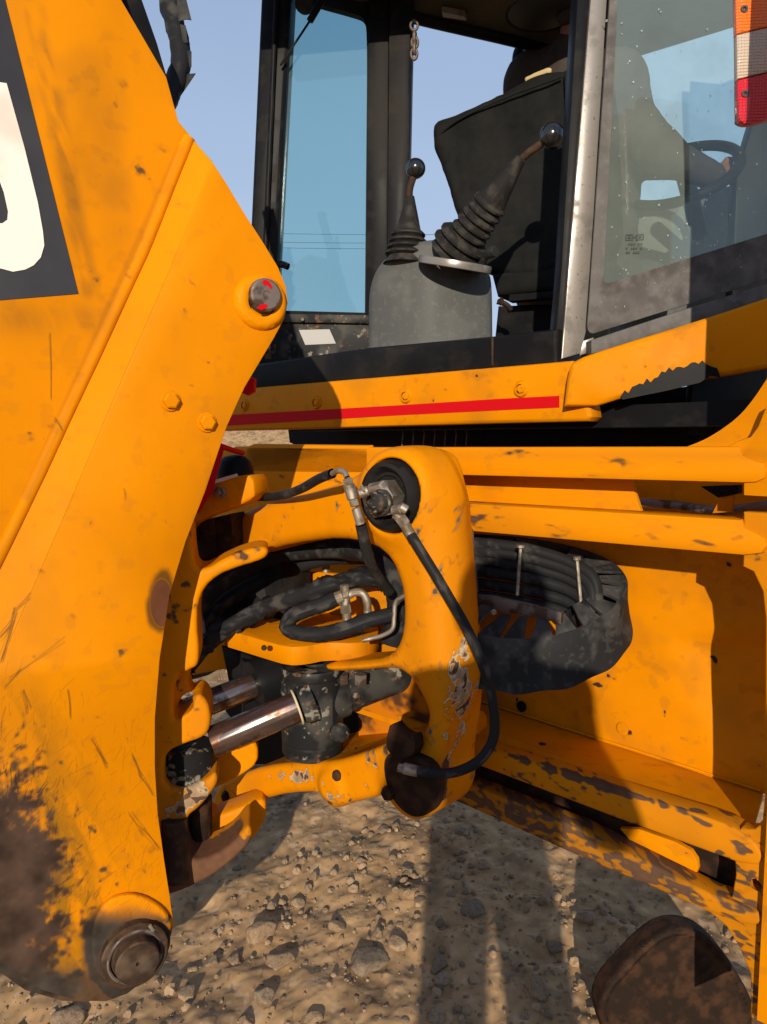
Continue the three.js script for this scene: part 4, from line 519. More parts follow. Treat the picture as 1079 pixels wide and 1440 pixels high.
// --- cab
{
  const sill = part(loader, 'cab_sill', slab(SP_, [[300, 560], [342, 530], [354, 513], [515, 489], [700, 472], [783, 462], [783, 512], [700, 522], [560, 534], [450, 542], [340, 554]], { t: 0.12, b: 0.008, seg: 3 }), M.black, 'black sill below the open rear window');
  part(sill, 'sill_seam', slab(SP_.off(0.003), [[692, 474], [694, 474], [694, 514], [692, 514]], { t: 0.004, b: 0 }), M.rust);
  const cabP = SP_.off(0.012), val = part(loader, 'cab_valance', slab(cabP, [[296, 606], [300, 560], [345, 546], [450, 537], [560, 528], [700, 516], [803, 507], [829, 572], [831, 586], [826, 592], [700, 595], [560, 599], [440, 603]], { t: 0.06, b: 0.01, seg: 4 }), M.yellow, 'orange panel with red stripe under the cab');
  part(val, 'red_stripe', slab(cabP.off(0.0012), [[300, 585], [560, 570], [700, 561], [787, 556.5], [787, 573], [700, 577], [560, 584], [300, 600]], { t: 0.001, b: 0 }), M.red);
  for (const [x, y] of [[347, 570], [448, 566], [574, 557], [736, 547]]) part(val, 'bolt', merge(lathe([[0.02, 0.0005], [0.0165, 0.006], [0.011, 0.007]], on(cabP, x - 2, y), on(cabP, x - 2, y, 1), 20), hex(on(cabP, x, y, 0.002), on(cabP, x, y, 0.011), 0.0105)), M.yellow);
  const und = part(loader, 'cab_underside', merge(slab(SP_.off(-0.3), [[404, 588], [1100, 570], [1100, 660], [430, 632], [408, 622]], { t: 0.02, b: 0 }), slab(SP_.off(-0.06), [[410, 590], [1100, 560], [1100, 598], [410, 606]], { t: 0.3, b: 0 })), M.black);
  for (let k = 0; k < 7; k++) { const x = 566 + k * 15; part(und, 'wire', tube([[x, 594, 2.2], [x + 1, 610, 2.2], [x, 628, 2.2]], 0.0022, { rad: 5 }), M.dullSteel); }
  // right pillar
  const PP = vplane(820, 250, 1.74, 0);
  const pil = part(loader, 'cab_pillar', slab(PP.off(-0.01), [[816, -60], [836, -60], [794, 506], [779, 506], [790, 380]], { t: 0.07, b: 0.004 }), M.black, 'dark rear pillar of the cab');
  part(pil, 'trim_strip', slab(PP, [[836, -60], [858, -60], [826, 462], [817, 497], [790, 505]], { t: 0.03, b: 0.003 }), M.silver, 'worn silver edge strip');
  part(pil, 'side_foot', slab(PP.off(-0.003), [[818, 480], [836, 474], [834, 494], [816, 500]], { t: 0.02, b: 0.002 }), M.silver);
  part(pil, 'rubber_seal', tube([PP.off(0.002).hit(861, -60), PP.off(0.002).hit(845, 200), PP.off(0.002).hit(826, 458)], 0.0028, { rad: 8 }), M.rubber);
  // rear quarter window
  const QP = vplane(950, 250, 1.72, 0), out = [[862, -60, 1], [1140, -60, 1], [1140, 374, 1], [845, 466, 1], [832, 470], [826, 462], [828, 440, 1]], inn = [[871, -50, 1], [1130, -50, 1], [1130, 314, 1], [864, 397, 1], [850, 400], [848, 386], [850, 360, 1]];
  const q = part(loader, 'quarter_window', slab(QP, chaikin(out, 1), { t: 0.008, b: 0.0015, holes: [chaikin(inn, 1)] }), M.frit, 'dusty grey border of the quarter window');
  part(q, 'pane', slab(QP.off(-0.003), inn, { t: 0.0005, b: 0 }), M.dirtyGlass);
  { const r = rng(31), gs = []; for (let i = 0; i < 110; i++) { const x = 845 + 225 * r(), y = 10 + 440 * r(); if (y > 466 - (x - 832) * 0.3) continue; const p = on(QP, x, y, 0.0003), s = 0.0012 + 0.002 * r() * r(), g = new THREE.SphereGeometry(s, 7, 5); g.scale(1, 1.15, 0.5); g.translate(p.x, p.y, p.z); gs.push(boxUV(g)); } const dm = new THREE.MeshPhysicalMaterial({ color: 0xffffff, roughness: 0.05, transmission: 0.9, thickness: 0.002, ior: 1.33 }); part(q, 'water_drops', merge(gs), dm).userData.kind = 'stuff'; }
  { // maker's stamp on the glass: small printed box and lines
    const c = document.createElement('canvas'); c.width = 128; c.height = 160; const k = c.getContext('2d'); k.clearRect(0, 0, 128, 160); k.strokeStyle = '#222'; k.fillStyle = '#222'; k.lineWidth = 5; k.strokeRect(6, 8, 44, 34); k.strokeRect(76, 8, 44, 34); k.fillRect(54, 22, 16, 6); k.fillRect(18, 20, 20, 10); k.fillRect(88, 20, 20, 10); for (let i = 0; i < 3; i++) { for (let j = 0; j < 7; j++) if ((i * 5 + j * 3) % 4) k.fillRect(8 + j * 16, 64 + i * 28, 10, 12); }
    const t = new THREE.CanvasTexture(c); t.colorSpace = THREE.SRGBColorSpace; const a = QP.uv(880, 328), b = QP.uv(906, 362), g = new THREE.PlaneGeometry(b[0] - a[0], a[1] - b[1]); g.translate((a[0] + b[0]) / 2, (a[1] + b[1]) / 2, 0.0012); g.applyMatrix4(QP.M); part(q, 'glass_stamp', g, new THREE.MeshStandardMaterial({ map: t, transparent: true, roughness: 0.6 })); }
  part(loader, 'window_ledge', slab(vplane(960, 450, 1.7, 0), [[832, 478], [960, 436], [1140, 380], [1140, 425], [985, 458], [832, 498]], { t: 0.05, b: 0.003 }), M.frit, 'grey metal ledge under the quarter window');
  // fender
  const FE = vplane(900, 500, 1.62, -14), fen = part(loader, 'fender', merge(slab(FE, [[794, 572, 1], [800, 520], [808, 506], [860, 488], [985, 450], [1140, 398, 1], [1140, 506, 1], [1010, 531], [992, 532], [940, 544], [880, 558], [840, 571, 1]], { t: 0.05, b: 0.012, seg: 4, sm: 1 })), M.yellow, 'orange rear fender with torn lower edge');
  const rag = [], rr = rng(9); for (let i = 0; i <= 26; i++) { const x = 874 + i * 5.2; rag.push([x, 558 - (i / 26) * 30 - 10 * sst(0, 8, i) - rr() * 9 - (i > 10 && i < 24 ? 8 : 0)]); } rag.push([1014, 531], [1000, 528], [985, 538], [940, 549], [876, 562]);
  part(fen, 'torn_flap', slab(FE.off(0.004), rag, { t: 0.004, b: 0 }), M.black, 'torn black rubber along the fender edge');
  part(loader, 'arch_panel', merge(slab(vplane(900, 580, 1.86, -42), [[826, 566], [985, 540], [985, 604], [826, 600]], { t: 0.03, b: 0.004 }), slab(vplane(1040, 560, 1.78, 20), [[975, 540], [1140, 480], [1140, 560], [1000, 615], [968, 610]], { t: 0.02 })), M.black, 'dark panels inside the wheel arch');
  part(loader, 'arch_plate', slab(vplane(930, 580, 1.84, -42), [[876, 587], [968, 567], [969, 593], [876, 592]], { t: 0.006, b: 0.001 }), M.silver);
  // left rear quarter: pillars, glass, lower panel
  const LQ = vplane(460, 250, 2.6, -6);
  const lp = part(loader, 'cab_pillar', slab(LQ.off(0.02), [[370, -60], [413, -60], [409, 0], [389, 372], [388, 470], [340, 470], [353, 320]], { t: 0.09, b: 0.012, seg: 3 }), M.black, 'left rear pillar of the cab');
  part(lp, 'pillar_bead', tube([LQ.off(0.028).hit(392, -60), LQ.off(0.028).hit(385, 100), LQ.off(0.028).hit(371, 420)], 0.009, { rad: 8 }), M.black);
  const pB = part(loader, 'cab_pillar', merge(slab(LQ.off(0.01), [[519, -60], [548, -60], [545, 480], [515, 480], [518, 60]], { t: 0.06, b: 0.006 }), slab(LQ.off(0.03), [[548, -60], [582, -60], [578, 130], [574, 320], [564, 480], [544, 480]], { t: 0.1, b: 0.008 })), M.black, 'pillar between the left quarter window and the open rear');
  const qg = part(loader, 'left_window', slab(LQ, [[395, -60], [535, -60], [535, 450], [380, 450]], { t: 0.03, b: 0.003, holes: [chaikin([[410, -10, 1], [440, 2], [500, 18], [514, 24], [518, 45], [518, 120, 1], [515, 441, 1], [398, 438, 1], [390, 372, 1]], 2)] }), M.black, 'black frame of the left quarter window');
  part(qg, 'pane', slab(LQ.off(-0.012), [[392, -20], [530, -20], [530, 446], [384, 446]], { t: 0.0005, b: 0 }), M.tintGlass, 'blue-tinted pane');
  part(qg, 'gas_strut', merge(rod(LQ.off(0.04).hit(395, 92), LQ.off(0.04).hit(440, 24), 0.0035, 10), rod(LQ.off(0.04).hit(436, 30), LQ.off(0.04).hit(462, -14), 0.011, 14)), M.black);
  part(qg, 'handle', tube([LQ.off(0.03).hit(388, 372), LQ.off(0.04).hit(398, 372), LQ.off(0.045).hit(406, 375)], 0.011), M.rubber); part(qg, 'buffer', rod(LQ.off(0.03).hit(430, 6), LQ.off(0.05).hit(428, 4), 0.03), M.rubber);
  const low = part(loader, 'left_panel', merge(slab(LQ.off(0.015), [[340, 446], [540, 443], [540, 520], [340, 520]], { t: 0.05, b: 0.004 }), slab(LQ.off(0.03), [[385, 441], [520, 443], [520, 455], [385, 453]], { t: 0.03, b: 0.004 })), M.blackChip, 'dark lower panel beside the lever tower');
  part(low, 'paper_label', slab(LQ.off(0.0165), [[421, 464], [464, 463], [473, 483], [430, 485]], { t: 0.001, b: 0 }), M.paper, 'blank white paper label');
  part(low, 'panel_knob', rod(LQ.off(0.03).hit(426, 449), LQ.off(0.045).hit(426, 449), 0.006, 10), M.steel);
  // roof
  const HR = hplane(660, 40, 2.75), roof = part(loader, 'cab_roof', slab(HR, [[300, -140], [330, -40], [520, -2], [560, 14], [580, 20], [660, 39], [738, 58], [790, 71], [830, 88], [893, 81], [1040, 36], [1140, 4], [1200, -140]], { t: -0.001, b: 0 }), M.headliner, 'tan headliner of the cab roof');
  roof.geometry = prism([[300, -140], [330, -40], [580, 20], [738, 58], [830, 86], [893, 81], [1040, 36], [1140, 4], [1200, -140]].map(([x, y]) => HR.hit(x, y)), V3(0, 0.1, 0));
  part(roof, 'speaker_hole', (() => { const p = HR.hit(763, 18); return lathe([[0, 0.008], [0.1, 0.006], [0.11, 0], [0.118, 0.003], [0.12, -0.004]], p, p.clone().add(V3(0, -1, 0)), 32); })(), M.darkPlain);
  part(roof, 'roof_edge', tube([HR.hit(560, 13), HR.hit(580, 20), HR.hit(738, 58), HR.hit(830, 84)].map((p) => p.add(V3(0, -0.005, 0))), 0.022, { rad: 10 }), M.black);
  part(roof, 'roof_light', slab(HR, [[622, 10], [654, 16], [656, 22], [624, 16]], { t: -0.001, b: 0 }), M.silver); roof.children[roof.children.length - 1].geometry = prism([[622, 8], [654, 14], [657, 20], [624, 15]].map(([x, y]) => HR.hit(x, y).add(V3(0, -0.02, 0))), V3(0, 0.019, 0));
  part(loader, 'cab_pillar', slab(vplane(742, 90, 3.1, -20), [[736, 40], [760, 40], [752, 400], [730, 400]], { t: 0.07, b: 0.006 }), M.black, 'front pillar of the cab');
  part(loader, 'grab_handle', tube([[744, 66, 2.95], [736, 64, 2.95], [729, 74, 2.95], [727, 95, 2.95], [728, 118, 2.95], [732, 130, 2.95]], 0.017), M.black);
  // chain
  { const ch = part(loader, 'hanging_chain', (() => { const c = at(583, 36, 2.5), g = new THREE.TorusGeometry(0.014, 0.005, 8, 16); g.scale(0.8, 1, 1); g.translate(c.x, c.y, c.z); return g; })(), M.dullSteel, 'short dark chain hanging at the open window'); [[584, 52, 1], [584, 60, 0], [584, 68, 1], [583, 76, 0]].forEach(([x, y, t]) => { const c = at(x, y, 2.5), g = new THREE.TorusGeometry(0.013, 0.0055, 8, 16); g.scale(0.75, 1.15, 1); if (t) g.rotateY(1.3); g.translate(c.x, c.y, c.z); part(ch, 'chain_link', g, M.dullSteel); }); }
  // lever tower
  const TP = vplane(605, 430, 2.2, -6), tq = local(TP, [[516, 560, 1], [516, 432], [518, 400], [531, 372], [556, 355], [585, 346], [612, 342], [640, 344], [672, 356], [690, 378], [694, 405], [694, 560, 1]], 2), ts = polySDF(tq), [a0, b0, a1, b1] = bounds(tq, 0.03);
  const tower = part(loader, 'lever_tower', castPart(TP, (x, y, z) => { const bow = 0.12 * (1 - ((x - (a0 + a1) / 2) / ((a1 - a0) / 2)) ** 2); return extr(ts(x, y), z - bow, -0.2, -0.06, 0.02); }, [a0, b0, -0.34], [a1, b1, 0.1], 0.009), M.plastic, 'grey plastic lever tower');
  const lever = (base, tip, prof, stem, ballAt, br, label) => {
    const bt = part(loader, 'control_lever', lathe(prof, base, tip, 36), M.boot, label), d = tip.clone().sub(base).normalize(), L = prof[prof.length - 1][1];
    part(bt, 'stem', tube(stem, 0.0095), M.rust); part(bt, 'collar', rod(stem[0].isVector3 ? stem[0] : at(...stem[0]), at(...stem[1]), 0.0125), M.rust);
    const c = at(...ballAt), g = new THREE.SphereGeometry(br, 28, 20); g.translate(c.x, c.y, c.z); part(bt, 'knob', g, M.ballKnob, 'glossy black ball knob'); };
  const bel = (rings, y0, r0, r1, L) => { const o = []; for (let i = 0; i < rings; i++) { const t = i / rings, r = lerp(r0, r1, t), dy = L / rings; o.push([r * 0.84, y0 + i * dy], [r, y0 + (i + 0.35) * dy], [r, y0 + (i + 0.6) * dy], [r * 0.86, y0 + (i + 0.95) * dy]); } return o; };
  lever(at(573, 362, 2.2), at(577, 290, 2.2), [[0.066, -0.02], ...bel(4, 0, 0.062, 0.043, 0.07), [0.034, 0.075], [0.028, 0.1], [0.011, 0.165], [0, 0.167]], [[577, 292, 2.2], [576.5, 280, 2.2], [577, 266, 2.2], [581, 252, 2.2], [584, 244, 2.2]], [585, 237, 2.2], 0.0275, 'upright control lever with ribbed boot, left on the tower');
  lever(at(644, 352, 2.12), at(719, 244, 2.0), [[0.07, -0.02], ...bel(2, -0.006, 0.076, 0.068, 0.05), ...bel(5, 0.045, 0.053, 0.044, 0.11), [0.039, 0.16], [0.031, 0.19], [0.013, 0.275], [0, 0.277]], [[714, 251, 2.0], [720, 241, 2.0], [730, 228, 1.99], [745, 214, 1.98], [762, 202, 1.97]], [777, 191, 1.96], 0.031, 'tilted control lever with thick ribbed boot, right on the tower');
  { const c = at(641, 368, 2.12), d = V3(0.16, 1, 0.22).normalize(); part(tower, 'collar_plate', lathe([[0.06, 0.004], [0.098, 0.002], [0.1, -0.003], [0.099, -0.016], [0.09, -0.018]], c, c.clone().add(d), 40), M.silver, 'pale metal collar'); }
  part(tower, 'small_lever', merge(tube([[676, 375, 2.1], [682, 362, 2.08], [690, 356, 2.06]], 0.011), rod(at(688, 357, 2.07), at(697, 353, 2.05), 0.014)), M.rubber);
  // seat
  const SE = vplane(710, 250, 2.42, -30), sq = local(SE, [[606, 186], [609, 174], [620, 166], [640, 158], [700, 128], [757, 96], [790, 94], [830, 95], [860, 110], [862, 390], [800, 392], [690, 392], [676, 372], [645, 310], [624, 245], [612, 212]], 1), ss = polySDF(sq), [s0, s1, s2, s3] = bounds(sq, 0.04);
  const seat = part(loader, 'seat', castPart(SE, (x, y, z) => extr(ss(x, y), z + 0.012 * Math.sin(x * 9 + y * 4), -0.14, 0, 0.035) + (vnoise(x * 26, y * 26, z * 26) - 0.5) * 0.016 + (vnoise(x * 9, y * 22, z * 9) - 0.5) * 0.02, [s0, s1, -0.2], [s2, s3, 0.05], 0.01), M.fabric, 'seat back in a dusty black fabric cover');
  part(seat, 'seam', tube([SE.off(0.012).hit(796, 100), SE.off(0.014).hit(800, 240), SE.off(0.01).hit(804, 388)], 0.004, { rad: 6 }), M.fabric); part(seat, 'seam', tube([SE.off(0.006).hit(612, 196), SE.off(0.014).hit(640, 172), SE.off(0.012).hit(700, 142), SE.off(0.008).hit(790, 108)], 0.0035, { rad: 6 }), M.fabric);
  part(seat, 'cover_skirt', slab(SE.off(0.01), [[690, 384], [760, 378], [860, 366], [860, 404], [760, 410], [698, 416]], { t: 0.16, b: 0.02, seg: 3 }), M.fabric);
  part(seat, 'seat_base', merge(slab(SE.off(-0.05), [[700, 430], [860, 424], [860, 520], [690, 520], [696, 470]], { t: 0.3, b: 0.01 }), slab(SE.off(0.02), [[716, 414], [860, 402], [860, 412], [716, 424]], { t: 0.04, b: 0.004 })), M.black);
  part(seat, 'seat_spring', merge(tube([[700, 424, 2.3], [712, 428, 2.3], [720, 436, 2.3]], 0.008), rod(at(703, 420, 2.3), at(708, 428, 2.3), 0.009)), M.darkRust);
  // interior seen through the quarter window
  part(loader, 'dashboard', merge(slab(vplane(960, 330, 3.1, 0), [[800, 300], [850, 290], [930, 284], [1000, 262], [1100, 250], [1140, 480], [800, 480]], { t: 0.3, b: 0.03, seg: 3 })), M.plastic, 'grey dashboard seen through the quarter window');
  part(loader, 'cab_pillar', slab(vplane(1060, 150, 2.6, 0), [[1075, 120], [1100, 100], [1130, -60], [1160, -60], [1120, 420], [1030, 420], [1036, 250]], { t: 0.06, b: 0.01 }), M.black, 'side post seen through the quarter window');
  const sw = (() => { const c = at(955, 246, 2.62), g = new THREE.TorusGeometry(0.185, 0.017, 14, 60); g.rotateX(-Math.PI / 2 + 0.75); g.rotateY(-0.6); g.translate(c.x, c.y, c.z); return g; })();
  const wheel = part(loader, 'steering_wheel', sw, M.black, 'black steering wheel'); part(wheel, 'column', rod(at(962, 240, 2.75), at(985, 330, 2.95), 0.03), M.black);
  // tail light
  const TL = vplane(1060, 80, 1.42, -6), lens = (c, r2) => new THREE.MeshPhysicalMaterial({ color: new THREE.Color().setRGB(...c), roughness: 0.22, clearcoat: 0.7, bumpMap: r2, bumpScale: 0.0025 });
  const rt = T(256, () => [0, 0, 0, 0, 0]); const ribs = makeTex(256, 256, (i, j) => [0, 0, 0, 0, 0.5 + 0.25 * Math.sin(i / 256 * Math.PI * 2 * 16) + 0.25 * Math.sin(j / 256 * Math.PI * 2 * 16)]).aux; ribs.repeat.set(12, 12);
  const tl = part(loader, 'tail_light', slab(TL.off(-0.004), [[1044, -60], [1150, -60], [1150, 140], [1079, 160], [1052, 164], [1046, 160]], { t: 0.05, b: 0.006, seg: 3 }), M.darkPlain, 'tail light with amber, clear and red lenses');
  part(tl, 'lens', slab(TL.off(0.012), [[1034, -60], [1150, -60], [1150, 16], [1079, 37], [1037, 47]], { t: 0.02, b: 0.003 }), lens([0.95, 0.17, 0.008], ribs), 'amber lens');
  part(tl, 'lens', slab(TL.off(0.011), [[1037, 48.5], [1079, 38.5], [1150, 18], [1150, 80], [1079, 101], [1038, 111]], { t: 0.02, b: 0.003 }), lens([0.55, 0.44, 0.34], ribs), 'clear lens');
  part(tl, 'lens', slab(TL.off(0.012), chaikin([[1038, 112.5, 1], [1079, 102.5, 1], [1150, 82, 1], [1150, 148, 1], [1079, 169], [1050, 175], [1041, 170], [1039, 158]], 1), { t: 0.02, b: 0.003 }), lens([0.6, 0.008, 0.016], ribs), 'red lens');
  for (const [x, y] of [[1044, 18], [1045, 136]]) part(tl, 'lens_screw', lathe([[0.001, 0.001], [0.003, 0.003], [0.006, 0.003], [0.007, 0]], on(TL, x, y, 0.011), on(TL, x, y, 0.1), 14), M.darkPlain);
}

// ---------------------------------------------------------------- people
function figure(bones, k, h, smooth = 0.035) { // one continuous body from tapered bones
  const all = bones.flatMap((b) => [b[0], b[1]]), rm = Math.max(...bones.flatMap((b) => [b[2], b[3]])) + 0.03, mn = [0, 1, 2].map((i) => Math.min(...all.map((p) => p[i])) - rm), mx = [0, 1, 2].map((i) => Math.max(...all.map((p) => p[i])) + rm);
  return nets((x, y, z) => { let d = 1e9; for (const b of bones) d = smin(d, capsule([x, y, z], b[0], b[1], b[2], b[3]), smooth); return d + (vnoise(x * 22, y * 22, z * 22) - 0.5) * k; }, mn, mx, h);
}
{
  const A = (x, y, d) => at(x, y, d).toArray();
  const skin = new THREE.MeshPhysicalMaterial({ color: new THREE.Color().setRGB(0.2, 0.085, 0.05), roughness: 0.5 }), jacket = matFrom(T(256, (q) => [...mix3([0.035, 0.027, 0.024], [0.06, 0.047, 0.04], q(2)), 0.85, q(14)]), { bump: 0.001 }), hair = new THREE.MeshStandardMaterial({ color: new THREE.Color().setRGB(0.012, 0.009, 0.008), roughness: 0.7 }), coll = new THREE.MeshStandardMaterial({ color: new THREE.Color().setRGB(0.45, 0.34, 0.16), roughness: 0.8 });
  const p = new THREE.Group(); p.name = 'person'; const base = at(810, 400, 2.75); p.position.copy(base); scene.add(p);
  tag(p, 'seated person in a brown-grey jacket in the cab, back turned, hand on the steering wheel', 'person');
  const add = (n, g, m, l) => { const o = shade(new THREE.Mesh(boxUV(g), m)); o.name = n; o.position.copy(base).negate(); if (l) o.userData.label = l; p.add(o); };
  const neck = A(808, 78, 2.72), ls = A(752, 118, 2.84), rs = A(862, 122, 2.6), hipL = A(775, 400, 2.84), hipR = A(840, 405, 2.7), ch1 = A(800, 200, 2.72), bel = A(806, 330, 2.74), el = A(922, 214, 2.5), wr = A(1000, 248, 2.56);
  add('body', figure([[neck, ch1, 0.08, 0.15], [ls, rs, 0.085, 0.085], [ls, hipL, 0.1, 0.13], [rs, hipR, 0.1, 0.13], [ch1, bel, 0.15, 0.15], [rs, el, 0.075, 0.062], [el, wr, 0.06, 0.045], [hipR, A(930, 400, 2.9), 0.11, 0.08], [hipL, A(880, 400, 3.05), 0.11, 0.08]], 0.02, 0.013, 0.06), jacket);
  const hd = V3(...A(818, 6, 2.7)), f = V3(0.669, 0, -0.743);
  const hp = (fw, upv, rt) => hd.clone().addScaledVector(f, fw).add(V3(0.743 * rt, upv, 0.669 * rt)).toArray();
  const head = figure([[hp(0.0, 0.02, 0), hp(0.0, 0.02, 0.001), 0.092, 0.092], [hp(0.03, -0.05, 0), hp(0.05, -0.08, 0), 0.066, 0.05], [hp(0.095, -0.03, 0), hp(0.1, -0.045, 0), 0.014, 0.016], [hp(-0.02, -0.08, 0), neck, 0.055, 0.06], [hp(0.005, 0.0, 0.088), hp(0.0, -0.035, 0.085), 0.018, 0.012], [hp(0.005, 0.0, -0.088), hp(0.0, -0.035, -0.085), 0.018, 0.012], [hp(-0.012, 0.012, -0.098), hp(-0.012, -0.02, -0.096), 0.014, 0.01]], 0.0, 0.005, 0.02);
  add('head', head, skin);
  add('hair', figure([[hp(-0.02, 0.045, 0), hp(-0.025, 0.03, 0), 0.094, 0.092], [hp(-0.05, -0.02, 0), hp(-0.05, -0.04, 0), 0.066, 0.055]], 0.006, 0.006, 0.03), hair, 'short dark hair');
  add('collar', figure([[A(772, 101, 2.66), A(742, 112, 2.7), 0.014, 0.01], [A(800, 74, 2.7), A(785, 84, 2.7), 0.03, 0.03]], 0.0, 0.008), coll, 'tan collar showing above the seat');
  // hand on the wheel: palm, four fingers and a thumb
  const hb = []; const H = (dx, dy, dd) => A(1018 + dx, 246 + dy, 2.6 + dd); hb.push([wr, H(-8, 0, 0), 0.03, 0.034], [H(-8, 0, 0), H(8, -2, 0.02), 0.032, 0.03]); for (let i = 0; i < 4; i++) { const o = -9 + i * 6; hb.push([H(8, o, 0.02), H(22 - i, o - 3, 0.03), 0.0105, 0.0095], [H(22 - i, o - 3, 0.03), H(26 - i, o + 4, 0.05), 0.0095, 0.0085], [H(26 - i, o + 4, 0.05), H(18 - i, o + 9, 0.06), 0.0085, 0.0075]); } hb.push([H(-6, -8, 0), H(6, -20, 0.02), 0.013, 0.011], [H(6, -20, 0.02), H(16, -22, 0.03), 0.011, 0.009]);
  add('hand', figure(hb, 0, 0.0042, 0.008), skin);
}
{ // the photographer, standing behind the camera; their shadow lies on the ground and the machine
  const p = new THREE.Group(); p.name = 'person_001'; p.position.set(0.035, 0, 0.52); scene.add(p);
  tag(p, 'standing photographer in dark clothes behind the camera, known by the shadow on the ground', 'person');
  const cloth = new THREE.MeshStandardMaterial({ color: new THREE.Color().setRGB(0.06, 0.065, 0.08), roughness: 0.85 }), skin = new THREE.MeshStandardMaterial({ color: new THREE.Color().setRGB(0.26, 0.13, 0.08), roughness: 0.55 }), hair = new THREE.MeshStandardMaterial({ color: new THREE.Color().setRGB(0.012, 0.009, 0.008), roughness: 0.7 });
  const add = (n, g, m) => { const o = shade(new THREE.Mesh(boxUV(g), m)); o.name = n; p.add(o); };
  const b = []; for (const s of [-1, 1]) b.push([[s * 0.09, 0.84, 0], [s * 0.104, 0.46, -0.01], 0.09, 0.068], [[s * 0.104, 0.46, -0.01], [s * 0.11, 0.09, 0.02], 0.066, 0.06], [[s * 0.1, 0.05, 0.05], [s * 0.115, 0.035, -0.12], 0.045, 0.035], [[s * 0.15, 1.33, 0], [s * 0.2, 1.08, -0.06], 0.05, 0.043], [[s * 0.2, 1.08, -0.06], [s * 0.07, 1.17, -0.28], 0.042, 0.032]);
  b.push([[0, 1.3, 0], [0, 0.95, 0], 0.12, 0.11], [[-0.13, 1.33, 0], [0.13, 1.33, 0], 0.06, 0.06], [[-0.06, 0.88, 0], [0.06, 0.88, 0], 0.11, 0.11]);
  add('body', figure(b, 0.01, 0.014, 0.04), cloth);
  add('head', figure([[[0, 1.52, -0.02], [0, 1.51, -0.02], 0.088, 0.088], [[0, 1.45, -0.06], [0, 1.43, -0.07], 0.058, 0.045], [[0, 1.46, 0], [0, 1.34, 0.01], 0.05, 0.058], [[0, 1.49, -0.115], [0, 1.475, -0.12], 0.012, 0.014], [[0.085, 1.5, -0.01], [0.083, 1.47, -0.01], 0.015, 0.01], [[-0.085, 1.5, -0.01], [-0.083, 1.47, -0.01], 0.015, 0.01]], 0, 0.006, 0.02), skin);
  add('hair', figure([[[0, 1.535, 0.0], [0, 1.52, 0.005], 0.09, 0.088]], 0.004, 0.007), hair);
  const hd = []; for (const s of [-1, 1]) { const q = [s * 0.06, 1.2, -0.34]; hd.push([[s * 0.07, 1.17, -0.28], q, 0.03, 0.032]); for (let i = 0; i < 4; i++) hd.push([[q[0] + s * 0.01, q[1] - 0.02 + i * 0.018, q[2] - 0.02], [q[0] - s * 0.01, q[1] - 0.02 + i * 0.018, q[2] - 0.07], 0.01, 0.009], [[q[0] - s * 0.01, q[1] - 0.02 + i * 0.018, q[2] - 0.07], [q[0] - s * 0.035, q[1] - 0.02 + i * 0.018, q[2] - 0.08], 0.009, 0.008]); hd.push([[q[0] - s * 0.01, q[1] + 0.02, q[2]], [q[0] - s * 0.03, q[1] + 0.05, q[2] - 0.02], 0.012, 0.009]); }
  add('hand', figure(hd, 0, 0.0055, 0.01), skin);
}

// ---------------------------------------------------------------- far power cables
[[326, 332, 'upper'], [338, 343, 'middle'], [346, 352, 'lowest']].forEach(([y0, y1, w], k) => { const m = shade(new THREE.Mesh(tube([at(-200, y0 - 12, 60), at(540, y0 + 4, 60), at(1300, y1 - 14, 60)], 0.018, { seg: 24, rad: 5 }), M.darkPlain)); m.name = k ? `power_cable_00${k}` : 'power_cable'; scene.add(m); tag(m, `${w} of three thin distant power cables crossing the sky behind the cab`, 'cable', 'distant power cables'); });

